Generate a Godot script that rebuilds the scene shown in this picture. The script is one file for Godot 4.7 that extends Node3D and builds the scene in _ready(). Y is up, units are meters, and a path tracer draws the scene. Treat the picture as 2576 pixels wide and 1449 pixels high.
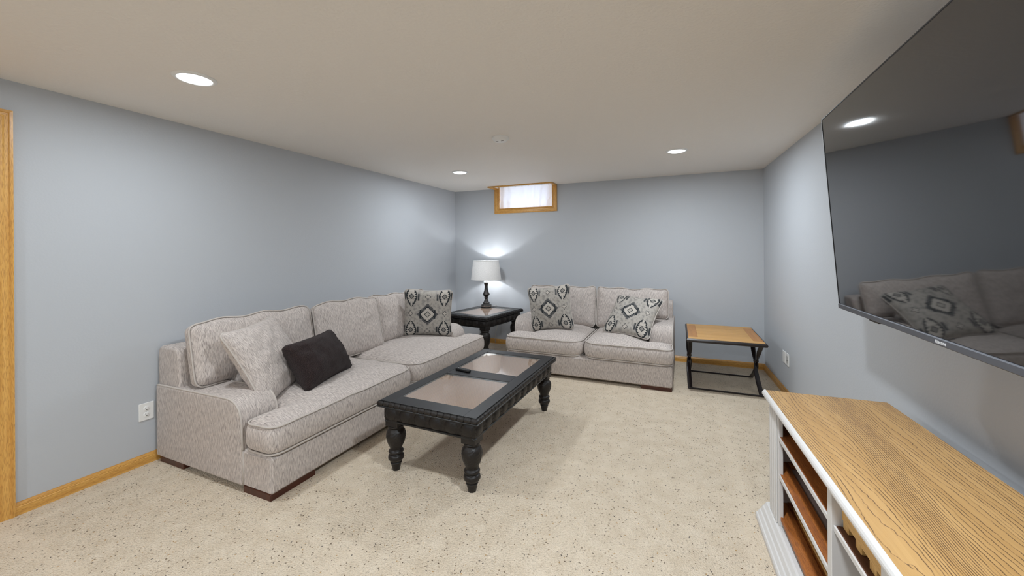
extends Node3D
# A basement sitting room: x runs right along the back wall, z towards the viewer, y up, metres.

const H := 2.30          # ceiling height
const W := 4.106         # back wall width
const LEAN := 0.03953    # the right wall opens by this much per metre
const FRONT := 8.2       # wall behind the camera

var M := {}
var rng := RandomNumberGenerator.new()
var taken := {}


func _ready() -> void:
	rng.seed = 7
	camera_and_sky()
	materials()
	room()
	window_unit()
	door_unit()
	ceiling_lights()
	sofas()
	tables()
	lamp()
	side_table()
	dresser()
	television()
	pillows()
	small_things()


# ---------------------------------------------------------------- camera, sky, exposure
func camera_and_sky() -> void:
	var c := Camera3D.new()
	c.name = "camera"
	var f := 983.595
	var yaw := 0.4097
	var roll := -0.00655
	var fwd := Vector3(-sin(yaw), 0, -cos(yaw))
	var right := fwd.cross(Vector3.UP).normalized()
	var up := Vector3.UP
	var r := right * cos(roll) + up * sin(roll)
	var u := up * cos(roll) - right * sin(roll)
	c.near = 0.05
	c.far = 60.0
	c.projection = Camera3D.PROJECTION_FRUSTUM
	c.size = 2.0 * c.near * 724.5 / f
	c.frustum_offset = Vector2(0, -c.near * (724.5 - 628.41) / f)
	c.transform = Transform3D(Basis(r, u, -fwd), Vector3(3.24414, 1.3906, 5.25519))
	c.current = true
	add_child(c)
	var e := Environment.new()
	e.background_mode = Environment.BG_SKY
	var sm := ProceduralSkyMaterial.new()
	sm.sky_top_color = Color(0.78, 0.86, 0.97)
	sm.sky_horizon_color = Color(0.95, 0.96, 0.98)
	sm.ground_bottom_color = Color(0.5, 0.48, 0.44)
	sm.ground_horizon_color = Color(0.75, 0.74, 0.7)
	sm.sky_energy_multiplier = 2.3
	var sky := Sky.new()
	sky.sky_material = sm
	e.sky = sky
	e.tonemap_mode = Environment.TONE_MAPPER_LINEAR
	e.tonemap_exposure = 1.0
	e.sdfgi_enabled = true
	e.ssao_enabled = true
	e.ssil_enabled = true
	var w := WorldEnvironment.new()
	w.name = "environment"
	w.environment = e
	add_child(w)


const CAN_ENERGY := 1.93
const CAN_SHARE := [0.66, 0.72, 1.2, 1.75, 1.8, 2.0]
const CAN_COLOR := Color(0.942, 0.973, 1.0)
const CANS := [Vector2(0.909, 4.036), Vector2(0.877, 1.314), Vector2(3.205, 1.319), Vector2(3.23, 4.04), Vector2(0.91, 6.75), Vector2(3.23, 6.75)]


# ---------------------------------------------------------------- naming helpers
func numbered(called: String) -> String:
	if not taken.has(called):
		taken[called] = 0
		return called
	taken[called] += 1
	return "%s_%03d" % [called, taken[called]]


func thing(called: String, label: String, category: String, at := Vector3.ZERO, turn := 0.0, group := "") -> Node3D:
	var o := Node3D.new()
	o.name = numbered(called)
	add_child(o)
	o.position = at
	o.rotation.y = turn
	tag(o, label, category, group)
	return o


func tag(o: Node, label: String, category := "", group := "") -> void:
	o.set_meta("label", label)
	if category:
		o.set_meta("category", category)
	if group:
		o.set_meta("group", group)


func obj(called: String, what, mat: Material, parent: Node = null, at := Transform3D.IDENTITY) -> MeshInstance3D:
	var o := MeshInstance3D.new()
	var m: Mesh = what.commit() if what is SurfaceTool else what
	o.mesh = m
	o.material_override = mat
	o.transform = at
	o.cast_shadow = GeometryInstance3D.SHADOW_CASTING_SETTING_ON
	if parent == null:
		o.name = numbered(called)
		add_child(o, true)
	else:
		var n := 0
		var nm := called
		while parent.has_node(NodePath(nm)):
			n += 1
			nm = "%s_%03d" % [called, n]
		o.name = nm
		parent.add_child(o, true)
	return o


func struct(called: String, what, mat: Material, label: String) -> MeshInstance3D:
	var o := obj(called, what, mat)
	o.set_meta("kind", "structure")
	o.set_meta("label", label)
	return o


# ---------------------------------------------------------------- mesh helpers
func tool() -> SurfaceTool:
	var st := SurfaceTool.new()
	st.begin(Mesh.PRIMITIVE_TRIANGLES)
	st.set_smooth_group(0)
	return st


func done(st: SurfaceTool) -> ArrayMesh:
	st.generate_normals()
	return st.commit()


# triangle given counter-clockwise as seen from outside
func tri(st: SurfaceTool, a: Vector3, b: Vector3, c: Vector3, ua := Vector2.ZERO, ub := Vector2.ZERO, uc := Vector2.ZERO) -> void:
	st.set_uv(ua)
	st.add_vertex(a)
	st.set_uv(uc)
	st.add_vertex(c)
	st.set_uv(ub)
	st.add_vertex(b)


func quad(st: SurfaceTool, a: Vector3, b: Vector3, c: Vector3, d: Vector3, ua := Vector2.ZERO, ub := Vector2.ZERO, uc := Vector2.ZERO, ud := Vector2.ZERO) -> void:
	tri(st, a, b, c, ua, ub, uc)
	tri(st, a, c, d, ua, uc, ud)


# surface f(u,v); its outside is along du x dv
func grid(st: SurfaceTool, nu: int, nv: int, f: Callable, group := 0, uvs := Vector2.ONE) -> void:
	st.set_smooth_group(group)
	var p := []
	p.resize((nu + 1) * (nv + 1))
	for j in nv + 1:
		for i in nu + 1:
			p[j * (nu + 1) + i] = f.call(float(i) / nu, float(j) / nv)
	for j in nv:
		for i in nu:
			var k := j * (nu + 1) + i
			var u0 := float(i) / nu * uvs.x
			var u1 := float(i + 1) / nu * uvs.x
			var v0 := float(j) / nv * uvs.y
			var v1 := float(j + 1) / nv * uvs.y
			quad(st, p[k], p[k + 1], p[k + nu + 2], p[k + nu + 1], Vector2(u0, v0), Vector2(u1, v0), Vector2(u1, v1), Vector2(u0, v1))


# box with chamfered edges; u runs along the axis "along" (0,1,2), UVs in metres
func box(st: SurfaceTool, c: Vector3, size: Vector3, bev := 0.003, along := 0, turn := Basis.IDENTITY) -> void:
	st.set_smooth_group(-1)
	var h := size / 2.0
	bev = minf(bev, minf(h.x, minf(h.y, h.z)) * 0.9)
	var shift := Vector2(rng.randf() * 3.0, rng.randf() * 3.0)
	var uvof := func(p: Vector3, n: Vector3) -> Vector2:
		var q := [p.x, p.y, p.z]
		var ax := n.abs().max_axis_index()
		var rest := []
		for k in 3:
			if k != along and k != ax:
				rest.append(k)
		if ax == along:
			return Vector2(q[rest[0]] * 0.2, q[rest[1]]) + shift
		return Vector2(q[along], q[rest[0]] + q[ax] * 0.5) + shift
	var face := func(ps: Array, n: Vector3) -> void:
		var cc: Vector3 = (ps[1] - ps[0]).cross(ps[2] - ps[0])
		if cc.dot(n) < 0:
			ps.reverse()
		var us := []
		var qs := []
		for p in ps:
			us.append(uvof.call(p, n))
			qs.append(c + turn * p)
		if ps.size() == 4:
			quad(st, qs[0], qs[1], qs[2], qs[3], us[0], us[1], us[2], us[3])
		else:
			tri(st, qs[0], qs[1], qs[2], us[0], us[1], us[2])
	for a in 3:
		var b := (a + 1) % 3
		var d := (a + 2) % 3
		for s in [-1.0, 1.0]:
			var ps := []
			for k in [[-1, -1], [1, -1], [1, 1], [-1, 1]]:
				var p := Vector3.ZERO
				p[a] = s * h[a]
				p[b] = k[0] * (h[b] - bev)
				p[d] = k[1] * (h[d] - bev)
				ps.append(p)
			var n := Vector3.ZERO
			n[a] = s
			face.call(ps, n)
		if bev <= 0.0:
			continue
		# edges along a
		for s in [-1.0, 1.0]:
			for t in [-1.0, 1.0]:
				var ps := []
				for k in [[0, -1], [0, 1], [1, 1], [1, -1]]:
					var p := Vector3.ZERO
					p[a] = k[1] * (h[a] - bev)
					p[b] = s * (h[b] - (bev if k[0] == 1 else 0.0))
					p[d] = t * (h[d] - (0.0 if k[0] == 1 else bev))
					ps.append(p)
				var n := Vector3.ZERO
				n[b] = s
				n[d] = t * 0.99
				face.call(ps, n)
	if bev <= 0.0:
		return
	for sx in [-1.0, 1.0]:
		for sy in [-1.0, 1.0]:
			for sz in [-1.0, 1.0]:
				face.call([Vector3(sx * h.x, sy * (h.y - bev), sz * (h.z - bev)), Vector3(sx * (h.x - bev), sy * h.y, sz * (h.z - bev)), Vector3(sx * (h.x - bev), sy * (h.y - bev), sz * h.z)], Vector3(sx, sy, sz * 0.99))


func one_box(size: Vector3, bev := 0.003, along := 0, c := Vector3.ZERO) -> ArrayMesh:
	var st := tool()
	box(st, c, size, bev, along)
	return done(st)


func span(lo: Vector3, hi: Vector3, bev := 0.003, along := 0) -> ArrayMesh:
	return one_box(hi - lo, bev, along, (lo + hi) / 2.0)


# lathe round y; profile points (radius, height) from bottom to top
func lathe(st: SurfaceTool, prof: Array, seg := 32, group := 0, c := Vector3.ZERO) -> void:
	st.set_smooth_group(group)
	for k in prof.size() - 1:
		var a: Vector2 = prof[k]
		var b: Vector2 = prof[k + 1]
		for i in seg:
			var t0 := TAU * i / seg
			var t1 := TAU * (i + 1) / seg
			var p := func(q: Vector2, t: float) -> Vector3: return c + Vector3(q.x * cos(t), q.y, -q.x * sin(t))
			var u0 := float(i) / seg
			var u1 := float(i + 1) / seg
			if b.x > 1e-6:
				tri(st, p.call(a, t0), p.call(b, t1), p.call(b, t0), Vector2(u0, a.y), Vector2(u1, b.y), Vector2(u0, b.y))
			if a.x > 1e-6:
				tri(st, p.call(a, t0), p.call(a, t1), p.call(b, t1), Vector2(u0, a.y), Vector2(u1, a.y), Vector2(u1, b.y))


# smooth a lathe profile: Catmull-Rom through its points
func curve(pts: Array, per := 6) -> Array:
	var out := []
	for i in pts.size() - 1:
		var p0: Vector2 = pts[maxi(i - 1, 0)]
		var p1: Vector2 = pts[i]
		var p2: Vector2 = pts[i + 1]
		var p3: Vector2 = pts[mini(i + 2, pts.size() - 1)]
		for k in per:
			out.append(p1.cubic_interpolate(p2, p0, p3, float(k) / per))
	out.append(pts[-1])
	return out


func tube(st: SurfaceTool, path: Array, r: float, closed := false, seg := 8, group := 0) -> void:
	st.set_smooth_group(group)
	var n := path.size()
	var rings := []
	var side := Vector3.ZERO
	for i in n:
		var a: Vector3 = path[(i - 1 + n) % n] if closed or i > 0 else path[i]
		var b: Vector3 = path[(i + 1) % n] if closed or i < n - 1 else path[i]
		var t := (b - a).normalized()
		if side == Vector3.ZERO:
			side = t.cross(Vector3.UP if absf(t.y) < 0.9 else Vector3.RIGHT).normalized()
		side = (side - t * side.dot(t)).normalized()
		var other := t.cross(side)
		var ring := []
		for k in seg:
			var w := TAU * k / seg
			ring.append(path[i] + (side * cos(w) + other * sin(w)) * r)
		rings.append(ring)
	var last := n if closed else n - 1
	for i in last:
		var a: Array = rings[i]
		var b: Array = rings[(i + 1) % n]
		for k in seg:
			var l := (k + 1) % seg
			quad(st, a[k], a[l], b[l], b[k], Vector2(float(i), 0), Vector2(float(i), 1), Vector2(float(i) + 1, 1), Vector2(float(i) + 1, 0))
	if not closed:
		for k in seg:
			var l := (k + 1) % seg
			tri(st, path[0], rings[0][l], rings[0][k])
			tri(st, path[n - 1], rings[n - 1][k], rings[n - 1][l])


func bar(st: SurfaceTool, a: Vector3, b: Vector3, r: float, seg := 10) -> void:
	tube(st, [a, b], r, false, seg)


# a profile (outwards, along normal) swept along a flat path with mitred corners; "normal" is the plane's normal
func moulding(st: SurfaceTool, path: Array, normal: Vector3, prof: Array, closed := false) -> void:
	st.set_smooth_group(-1)
	var area := 0.0
	for k in prof.size():
		area += prof[k].cross(prof[(k + 1) % prof.size()])
	if area > 0.0:
		prof = prof.duplicate()
		prof.reverse()
	var n := path.size()
	var rings := []
	for i in n:
		var d0: Vector3 = (path[i] - path[(i - 1 + n) % n]).normalized() if closed or i > 0 else (path[1] - path[0]).normalized()
		var d1: Vector3 = (path[(i + 1) % n] - path[i]).normalized() if closed or i < n - 1 else d0
		var o0 := d0.cross(normal)
		var o1 := d1.cross(normal)
		var o := (o0 + o1).normalized()
		o /= maxf(0.2, o.dot(o0))
		var ring := []
		for q in prof:
			ring.append(path[i] + o * q.x + normal * q.y)
		rings.append(ring)
	var last := n if closed else n - 1
	var at := 0.0
	for i in last:
		var a: Array = rings[i]
		var b: Array = rings[(i + 1) % n]
		var len: float = path[i].distance_to(path[(i + 1) % n])
		var v := 0.0
		for k in prof.size():
			var l := (k + 1) % prof.size()
			var dv: float = prof[k].distance_to(prof[l])
			# the profile runs clockwise in (outwards, normal)
			quad(st, a[k], a[l], b[l], b[k], Vector2(at, v), Vector2(at, v + dv), Vector2(at + len, v + dv), Vector2(at + len, v))
			v += dv
		at += len
	if not closed:
		var flat := PackedVector2Array(prof)
		var idx := Geometry2D.triangulate_polygon(flat)
		for k in range(0, idx.size(), 3):
			for s in [0, n - 1]:
				var a: Vector3 = rings[s][idx[k]]
				var b: Vector3 = rings[s][idx[k + 1]]
				var c: Vector3 = rings[s][idx[k + 2]]
				var out: Vector3 = path[0] - path[1] if s == 0 else path[n - 1] - path[n - 2]
				if (b - a).cross(c - a).dot(out) > 0:
					tri(st, a, b, c, flat[idx[k]], flat[idx[k + 1]], flat[idx[k + 2]])
				else:
					tri(st, a, c, b, flat[idx[k]], flat[idx[k + 2]], flat[idx[k + 1]])


# polygon in (z, y) extruded along x from -d/2 to d/2 with rounded end edges; returns the outline used
func slab_x(st: SurfaceTool, poly: Array, d: float, bev: float, crown := 0.0) -> void:
	var n := poly.size()
	var nor := []
	for i in n:
		var t: Vector2 = (poly[(i + 1) % n] - poly[(i - 1 + n) % n]).normalized()
		nor.append(Vector2(t.y, -t.x))
	st.set_smooth_group(0)
	var cs := 5
	var rings := []
	for s in [-1.0, 1.0]:
		for k in cs + 1:
			var w := (float(k) / cs) * PI / 2.0
			if s > 0:
				w = PI / 2.0 - w
			var inset := bev * (1.0 - sin(w))
			var x: float = s * (d / 2.0 - bev + bev * cos(w))
			var ring := []
			for i in n:
				var p: Vector2 = poly[i] - nor[i] * inset
				ring.append(Vector3(x, p.y, p.x))
			rings.append(ring)
	for k in rings.size() - 1:
		for i in n:
			var l := (i + 1) % n
			quad(st, rings[k][i], rings[k + 1][i], rings[k + 1][l], rings[k][l])
	var flat := PackedVector2Array()
	for i in n:
		flat.append(poly[i] - nor[i] * bev)
	var idx := Geometry2D.triangulate_polygon(flat)
	for s in [0, 1]:
		var x := -d / 2.0 if s == 0 else d / 2.0
		for k in range(0, idx.size(), 3):
			var e := [flat[idx[k]], flat[idx[k + 1]], flat[idx[k + 2]]]
			var a := Vector3(x, e[0].y, e[0].x)
			var b := Vector3(x, e[1].y, e[1].x)
			var c := Vector3(x, e[2].y, e[2].x)
			var nx := (b - a).cross(c - a).x
			if (nx < 0) == (s == 0):
				tri(st, a, b, c)
			else:
				tri(st, a, c, b)


func round_poly(pts: Array, radii: Array, seg := 6) -> Array:
	var out := []
	var n := pts.size()
	for i in n:
		var p: Vector2 = pts[i]
		var a: Vector2 = (pts[(i - 1 + n) % n] - p).normalized()
		var b: Vector2 = (pts[(i + 1) % n] - p).normalized()
		var r: float = radii[i]
		if r <= 0.0005:
			out.append(p)
			continue
		var m := maxi(2, mini(seg, int(r / 0.008)))
		for k in m + 1:
			var t := float(k) / m
			var p0 := p + a * r
			var p1 := p + b * r
			out.append(p0.lerp(p, t).lerp(p.lerp(p1, t), t))
	return out


func resample(path: Array, step: float) -> Array:
	var out := []
	var n := path.size()
	for i in n:
		var a = path[i]
		var b = path[(i + 1) % n]
		var m := maxi(1, int(ceil(a.distance_to(b) / step)))
		for k in m:
			out.append(a.lerp(b, float(k) / m))
	return out


# surface nets of a distance function
func net(sdf: Callable, lo: Vector3, hi: Vector3, cell: float) -> ArrayMesh:
	var nx := int(ceil((hi.x - lo.x) / cell)) + 1
	var ny := int(ceil((hi.y - lo.y) / cell)) + 1
	var nz := int(ceil((hi.z - lo.z) / cell)) + 1
	var val := PackedFloat32Array()
	val.resize(nx * ny * nz)
	var q := 0
	for k in nz:
		for j in ny:
			for i in nx:
				val[q] = sdf.call(lo.x + i * cell, lo.y + j * cell, lo.z + k * cell)
				q += 1
	var sy := nx
	var sz := nx * ny
	var id := PackedInt32Array()
	id.resize(nx * ny * nz)
	id.fill(-1)
	var verts := PackedVector3Array()
	var steps := [0, 1, sy, sy + 1, sz, sz + 1, sz + sy, sz + sy + 1]
	var edges := [[0, 1], [2, 3], [4, 5], [6, 7], [0, 2], [1, 3], [4, 6], [5, 7], [0, 4], [1, 5], [2, 6], [3, 7]]
	for k in nz - 1:
		for j in ny - 1:
			for i in nx - 1:
				var at := k * sz + j * sy + i
				var inside := 0
				for s in steps:
					if val[at + s] < 0.0:
						inside += 1
				if inside == 0 or inside == 8:
					continue
				var sum := Vector3.ZERO
				var cnt := 0
				for e in edges:
					var va := val[at + steps[e[0]]]
					var vb := val[at + steps[e[1]]]
					if (va < 0.0) != (vb < 0.0):
						var t := va / (va - vb)
						var pa := Vector3(e[0] & 1, (e[0] >> 1) & 1, e[0] >> 2)
						var pb := Vector3(e[1] & 1, (e[1] >> 1) & 1, e[1] >> 2)
						sum += pa.lerp(pb, t)
						cnt += 1
				id[at] = verts.size()
				verts.append(lo + (Vector3(i, j, k) + sum / cnt) * cell)
	var idx := PackedInt32Array()
	for k in range(1, nz - 1):
		for j in range(1, ny - 1):
			for i in range(1, nx - 1):
				var at := k * sz + j * sy + i
				var here := val[at] < 0.0
				for a in 3:
					var st_a: int = [1, sy, sz][a]
					var there := val[at + st_a] < 0.0
					if here == there:
						continue
					var b: int = [sy, sz, 1][a]
					var c: int = [sz, 1, sy][a]
					var v0 := id[at]
					var v1 := id[at - b]
					var v2 := id[at - b - c]
					var v3 := id[at - c]
					if v0 < 0 or v1 < 0 or v2 < 0 or v3 < 0:
						continue
					if here:
						idx.append_array([v0, v3, v2, v0, v2, v1])
					else:
						idx.append_array([v0, v1, v2, v0, v2, v3])
	# normals by summing faces (front faces are clockwise)
	var nor := PackedVector3Array()
	nor.resize(verts.size())
	for t in range(0, idx.size(), 3):
		var a := idx[t]
		var b := idx[t + 1]
		var c := idx[t + 2]
		var fn := (verts[c] - verts[a]).cross(verts[b] - verts[a])
		nor[a] += fn
		nor[b] += fn
		nor[c] += fn
	for t in nor.size():
		nor[t] = nor[t].normalized()
	var arr := []
	arr.resize(Mesh.ARRAY_MAX)
	arr[Mesh.ARRAY_VERTEX] = verts
	arr[Mesh.ARRAY_NORMAL] = nor
	arr[Mesh.ARRAY_INDEX] = idx
	var m := ArrayMesh.new()
	m.add_surface_from_arrays(Mesh.PRIMITIVE_TRIANGLES, arr)
	return m


# ---------------------------------------------------------------- textures and materials
func noise_bytes(w: int, h: int, freq: float, seed_: int, oct := 3, kind := FastNoiseLite.TYPE_SIMPLEX_SMOOTH, to := Vector2i.ZERO) -> PackedByteArray:
	var n := FastNoiseLite.new()
	n.seed = seed_
	n.noise_type = kind
	n.frequency = freq
	n.fractal_type = FastNoiseLite.FRACTAL_FBM if oct > 1 else FastNoiseLite.FRACTAL_NONE
	n.fractal_octaves = oct
	var im := n.get_seamless_image(w, h)
	if to != Vector2i.ZERO:
		im.resize(to.x, to.y, Image.INTERPOLATE_CUBIC)
	im.convert(Image.FORMAT_L8)
	return im.get_data()


func tex(w: int, h: int, data: PackedByteArray, fmt := Image.FORMAT_RGB8) -> ImageTexture:
	return ImageTexture.create_from_image(Image.create_from_data(w, h, false, fmt, data))


func plain(c: Color, rough := 0.6, spec := 0.5, metal := 0.0) -> StandardMaterial3D:
	var m := StandardMaterial3D.new()
	m.albedo_color = c
	m.roughness = rough
	m.metallic_specular = spec
	m.metallic = metal
	return m


func triplanar(m: StandardMaterial3D, per_metre: float) -> StandardMaterial3D:
	m.uv1_triplanar = true
	m.uv1_scale = Vector3.ONE * per_metre
	m.uv1_triplanar_sharpness = 6.0
	return m


func bump(m: StandardMaterial3D, data: PackedByteArray, s: int, cm: float) -> void:
	m.heightmap_enabled = true
	m.heightmap_texture = tex(s, s, data, Image.FORMAT_L8)
	m.heightmap_scale = cm
	m.heightmap_deep_parallax = false


func mixb(a: Color, b: Color, t: float) -> Color:
	return a.lerp(b, clampf(t, 0.0, 1.0))


func wood_tex(light: Color, mid: Color, dark: Color, s: int, lines: float, seed_: int) -> ImageTexture:
	# u along the grain
	var wide := noise_bytes(32, s, 0.012, seed_, 3, FastNoiseLite.TYPE_SIMPLEX_SMOOTH, Vector2i(s, s))
	var fine := noise_bytes(48, s, 0.11, seed_ + 1, 2, FastNoiseLite.TYPE_SIMPLEX_SMOOTH, Vector2i(s, s))
	var pores := noise_bytes(96, s, 0.22, seed_ + 2, 1, FastNoiseLite.TYPE_SIMPLEX, Vector2i(s, s))
	var d := PackedByteArray()
	d.resize(s * s * 3)
	for i in s * s:
		var a := wide[i] / 255.0
		var b := fine[i] / 255.0
		var c := light.lerp(mid, clampf(a * 1.2 - 0.1 + (b - 0.5) * 0.7, 0.0, 1.0))
		var g := clampf((pores[i] / 255.0 - 0.66) * 5.0, 0.0, 1.0) * lines
		c = c.lerp(dark, g)
		d[i * 3] = c.r8
		d[i * 3 + 1] = c.g8
		d[i * 3 + 2] = c.b8
	return tex(s, s, d)


func wood(light: Color, mid: Color, dark: Color, lines: float, seed_: int, rough := 0.4, scale := 1.6) -> StandardMaterial3D:
	var m := plain(Color.WHITE, rough)
	m.albedo_texture = wood_tex(light, mid, dark, 512, lines, seed_)
	m.uv1_scale = Vector3(scale * 0.6, scale * 2.0, 1)
	return m


# cathedral grain for the dresser's top; u along the grain
func oak_top() -> StandardMaterial3D:
	var s := 1024
	var n := FastNoiseLite.new()
	n.seed = 31
	n.frequency = 1.0
	n.fractal_type = FastNoiseLite.FRACTAL_FBM
	n.fractal_octaves = 2
	var n2 := FastNoiseLite.new()
	n2.seed = 8
	n2.frequency = 1.0
	n2.fractal_type = FastNoiseLite.FRACTAL_NONE
	var tone := noise_bytes(64, 512, 0.02, 5, 3, FastNoiseLite.TYPE_SIMPLEX_SMOOTH, Vector2i(s, s))
	var fine := noise_bytes(64, 1024, 0.2, 6, 2, FastNoiseLite.TYPE_SIMPLEX_SMOOTH, Vector2i(s, s))
	var brk := noise_bytes(256, 1024, 0.06, 12, 2, FastNoiseLite.TYPE_SIMPLEX_SMOOTH, Vector2i(s, s))
	var light := Color8(204, 164, 108)
	var mid := Color8(184, 143, 88)
	var dark := Color8(88, 64, 44)
	var d := PackedByteArray()
	d.resize(s * s * 3)
	var above := PackedFloat32Array()
	above.resize(s)
	for y in range(-1, s):
		var v := float(y) / s * 0.52
		for x in s:
			var u := float(x) / s * 1.9
			var w := n.get_noise_2d(u * 0.45, v * 2.6) * 11.0 + v * 74.0 + n2.get_noise_2d(u * 3.0, v * 14.0) * 0.5 + n2.get_noise_2d(u * 38.0, v * 50.0) * 0.09
			var step := absf(w - above[x])
			above[x] = w
			if y < 0:
				continue
			var fr := w - floorf(w)
			# growth rings: dark lines of even width, broken into dashes of open pores
			var px := minf(fr, 1.0 - fr) / maxf(step, 0.006)
			var i := y * s + x
			var k := brk[i] / 255.0
			var g := (1.0 - smoothstep(1.0, 2.9 + k * 2.0, px)) * clampf(0.35 + (k - 0.25) * 2.4, 0.15, 1.0)
			var c := light.lerp(mid, clampf(tone[i] / 255.0 * 0.9 + (fine[i] / 255.0 - 0.5) * 0.6 + fr * 0.15, 0.0, 1.0))
			c = c.lerp(dark, g * 0.8)
			d[i * 3] = c.r8
			d[i * 3 + 1] = c.g8
			d[i * 3 + 2] = c.b8
	var m := plain(Color.WHITE, 0.42)
	m.albedo_texture = tex(s, s, d)
	return m


func fabric(seed_: int, tint: Color) -> StandardMaterial3D:
	var s := 1024
	var long := noise_bytes(560, 48, 0.16, seed_, 2, FastNoiseLite.TYPE_SIMPLEX_SMOOTH, Vector2i(s, s))
	var short := noise_bytes(760, 60, 0.17, seed_ + 1, 2, FastNoiseLite.TYPE_SIMPLEX_SMOOTH, Vector2i(s, s))
	var grain := noise_bytes(s, s, 0.25, seed_ + 2, 2)
	var light := Color8(216, 206, 199) * tint
	var mid := Color8(186, 176, 170) * tint
	var dark := Color8(92, 84, 82) * tint
	var d := PackedByteArray()
	d.resize(s * s * 3)
	var hgt := PackedByteArray()
	hgt.resize(s * s)
	for i in s * s:
		var a := long[i] / 255.0
		var b := short[i] / 255.0
		var g := grain[i] / 255.0
		var c := light.lerp(mid, clampf((a - 0.5) * 2.2 + 0.5 + (g - 0.5) * 1.2, 0.0, 1.0))
		var dk := clampf((b - 0.58) * 6.0, 0.0, 1.0) * clampf(0.35 + (g - 0.35) * 2.2, 0.0, 1.0)
		c = c.lerp(dark, dk * 0.7)
		d[i * 3] = c.r8
		d[i * 3 + 1] = c.g8
		d[i * 3 + 2] = c.b8
		hgt[i] = clampi(int((0.55 * a + 0.6 * g - 0.25 * b) * 255.0), 0, 255)
	var m := plain(Color.WHITE, 0.95, 0.2)
	m.albedo_texture = tex(s, s, d)
	bump(m, hgt, s, 0.12)
	m.rim_enabled = true
	m.rim = 0.25
	m.rim_tint = 0.6
	return triplanar(m, 2.2)


func carpet() -> StandardMaterial3D:
	var s := 1024
	var tuft := noise_bytes(s, s, 0.16, 3, 2)
	var fine := noise_bytes(s, s, 0.42, 4, 1)
	var patch := noise_bytes(s, s, 0.012, 9, 3)
	var light := Color8(224, 210, 190)
	var low := Color8(202, 185, 162)
	var d := PackedByteArray()
	d.resize(s * s * 3)
	var hgt := PackedByteArray()
	hgt.resize(s * s)
	for i in s * s:
		var a := tuft[i] / 255.0
		var b := fine[i] / 255.0
		var c := low.lerp(light, clampf(0.3 + a * 0.6 + (b - 0.5) * 0.6 + (patch[i] / 255.0 - 0.5) * 0.6, 0.0, 1.0))
		d[i * 3] = c.r8
		d[i * 3 + 1] = c.g8
		d[i * 3 + 2] = c.b8
		hgt[i] = clampi(int((0.55 * a + 0.45 * b) * 255.0), 0, 255)
	var r := RandomNumberGenerator.new()
	r.seed = 21
	var flecks := [Color8(84, 70, 56), Color8(120, 102, 80), Color8(76, 72, 70), Color8(176, 140, 94), Color8(108, 96, 84)]
	for k in 4600:
		var px := r.randi_range(0, s - 1)
		var py := r.randi_range(0, s - 1)
		var col: Color = flecks[r.randi_range(0, 4)]
		var strong := 0.9 if r.randf() < 0.35 else 0.27
		var dir := r.randf() * PI
		var lon := r.randf_range(1.6, 3.4)
		for oy in range(-4, 5):
			for ox in range(-4, 5):
				var al := (ox * cos(dir) + oy * sin(dir)) / lon
				var ac := (-ox * sin(dir) + oy * cos(dir)) / 1.5
				var q := 1.0 - al * al - ac * ac
				if q <= 0.0:
					continue
				var i := posmod(py + oy, s) * s + posmod(px + ox, s)
				var t := strong * minf(1.0, q * 2.0)
				d[i * 3] = int(lerpf(d[i * 3], col.r8, t))
				d[i * 3 + 1] = int(lerpf(d[i * 3 + 1], col.g8, t))
				d[i * 3 + 2] = int(lerpf(d[i * 3 + 2], col.b8, t))
	var im := Image.create_from_data(s, s, false, Image.FORMAT_RGB8, d)
	var m := plain(Color.WHITE, 1.0, 0.1)
	m.albedo_texture = ImageTexture.create_from_image(im)
	bump(m, hgt, s, 0.9)
	m.uv1_scale = Vector3(1 / 1.7, 1 / 1.7, 1)
	return m


func rattan() -> StandardMaterial3D:
	var s := 128
	var d := PackedByteArray()
	d.resize(s * s * 3)
	var hgt := PackedByteArray()
	hgt.resize(s * s)
	for y in s:
		for x in s:
			var cx := int(x / 8.0)
			var cy := int(y / 16.0)
			var over := (cx + cy) % 2
			var fx := absf(fmod(x, 8.0) - 3.5) / 4.0
			var fy := absf(fmod(y, 16.0) - 7.5) / 8.0
			var hh := (1.0 - fx * fx) if over == 1 else (1.0 - fy * fy)
			var c := Color8(84, 58, 36).lerp(Color8(194, 146, 100), clampf(hh * 0.9 + 0.05, 0.0, 1.0))
			if over == 0:
				c = c.lerp(Color8(120, 84, 58), 0.4)
			var i := y * s + x
			d[i * 3] = c.r8
			d[i * 3 + 1] = c.g8
			d[i * 3 + 2] = c.b8
			hgt[i] = int(clampf(hh, 0.0, 1.0) * 255.0)
	var m := plain(Color.WHITE, 0.45)
	m.albedo_texture = tex(s, s, d)
	bump(m, hgt, s, 0.1)
	return triplanar(m, 11.0)


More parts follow.
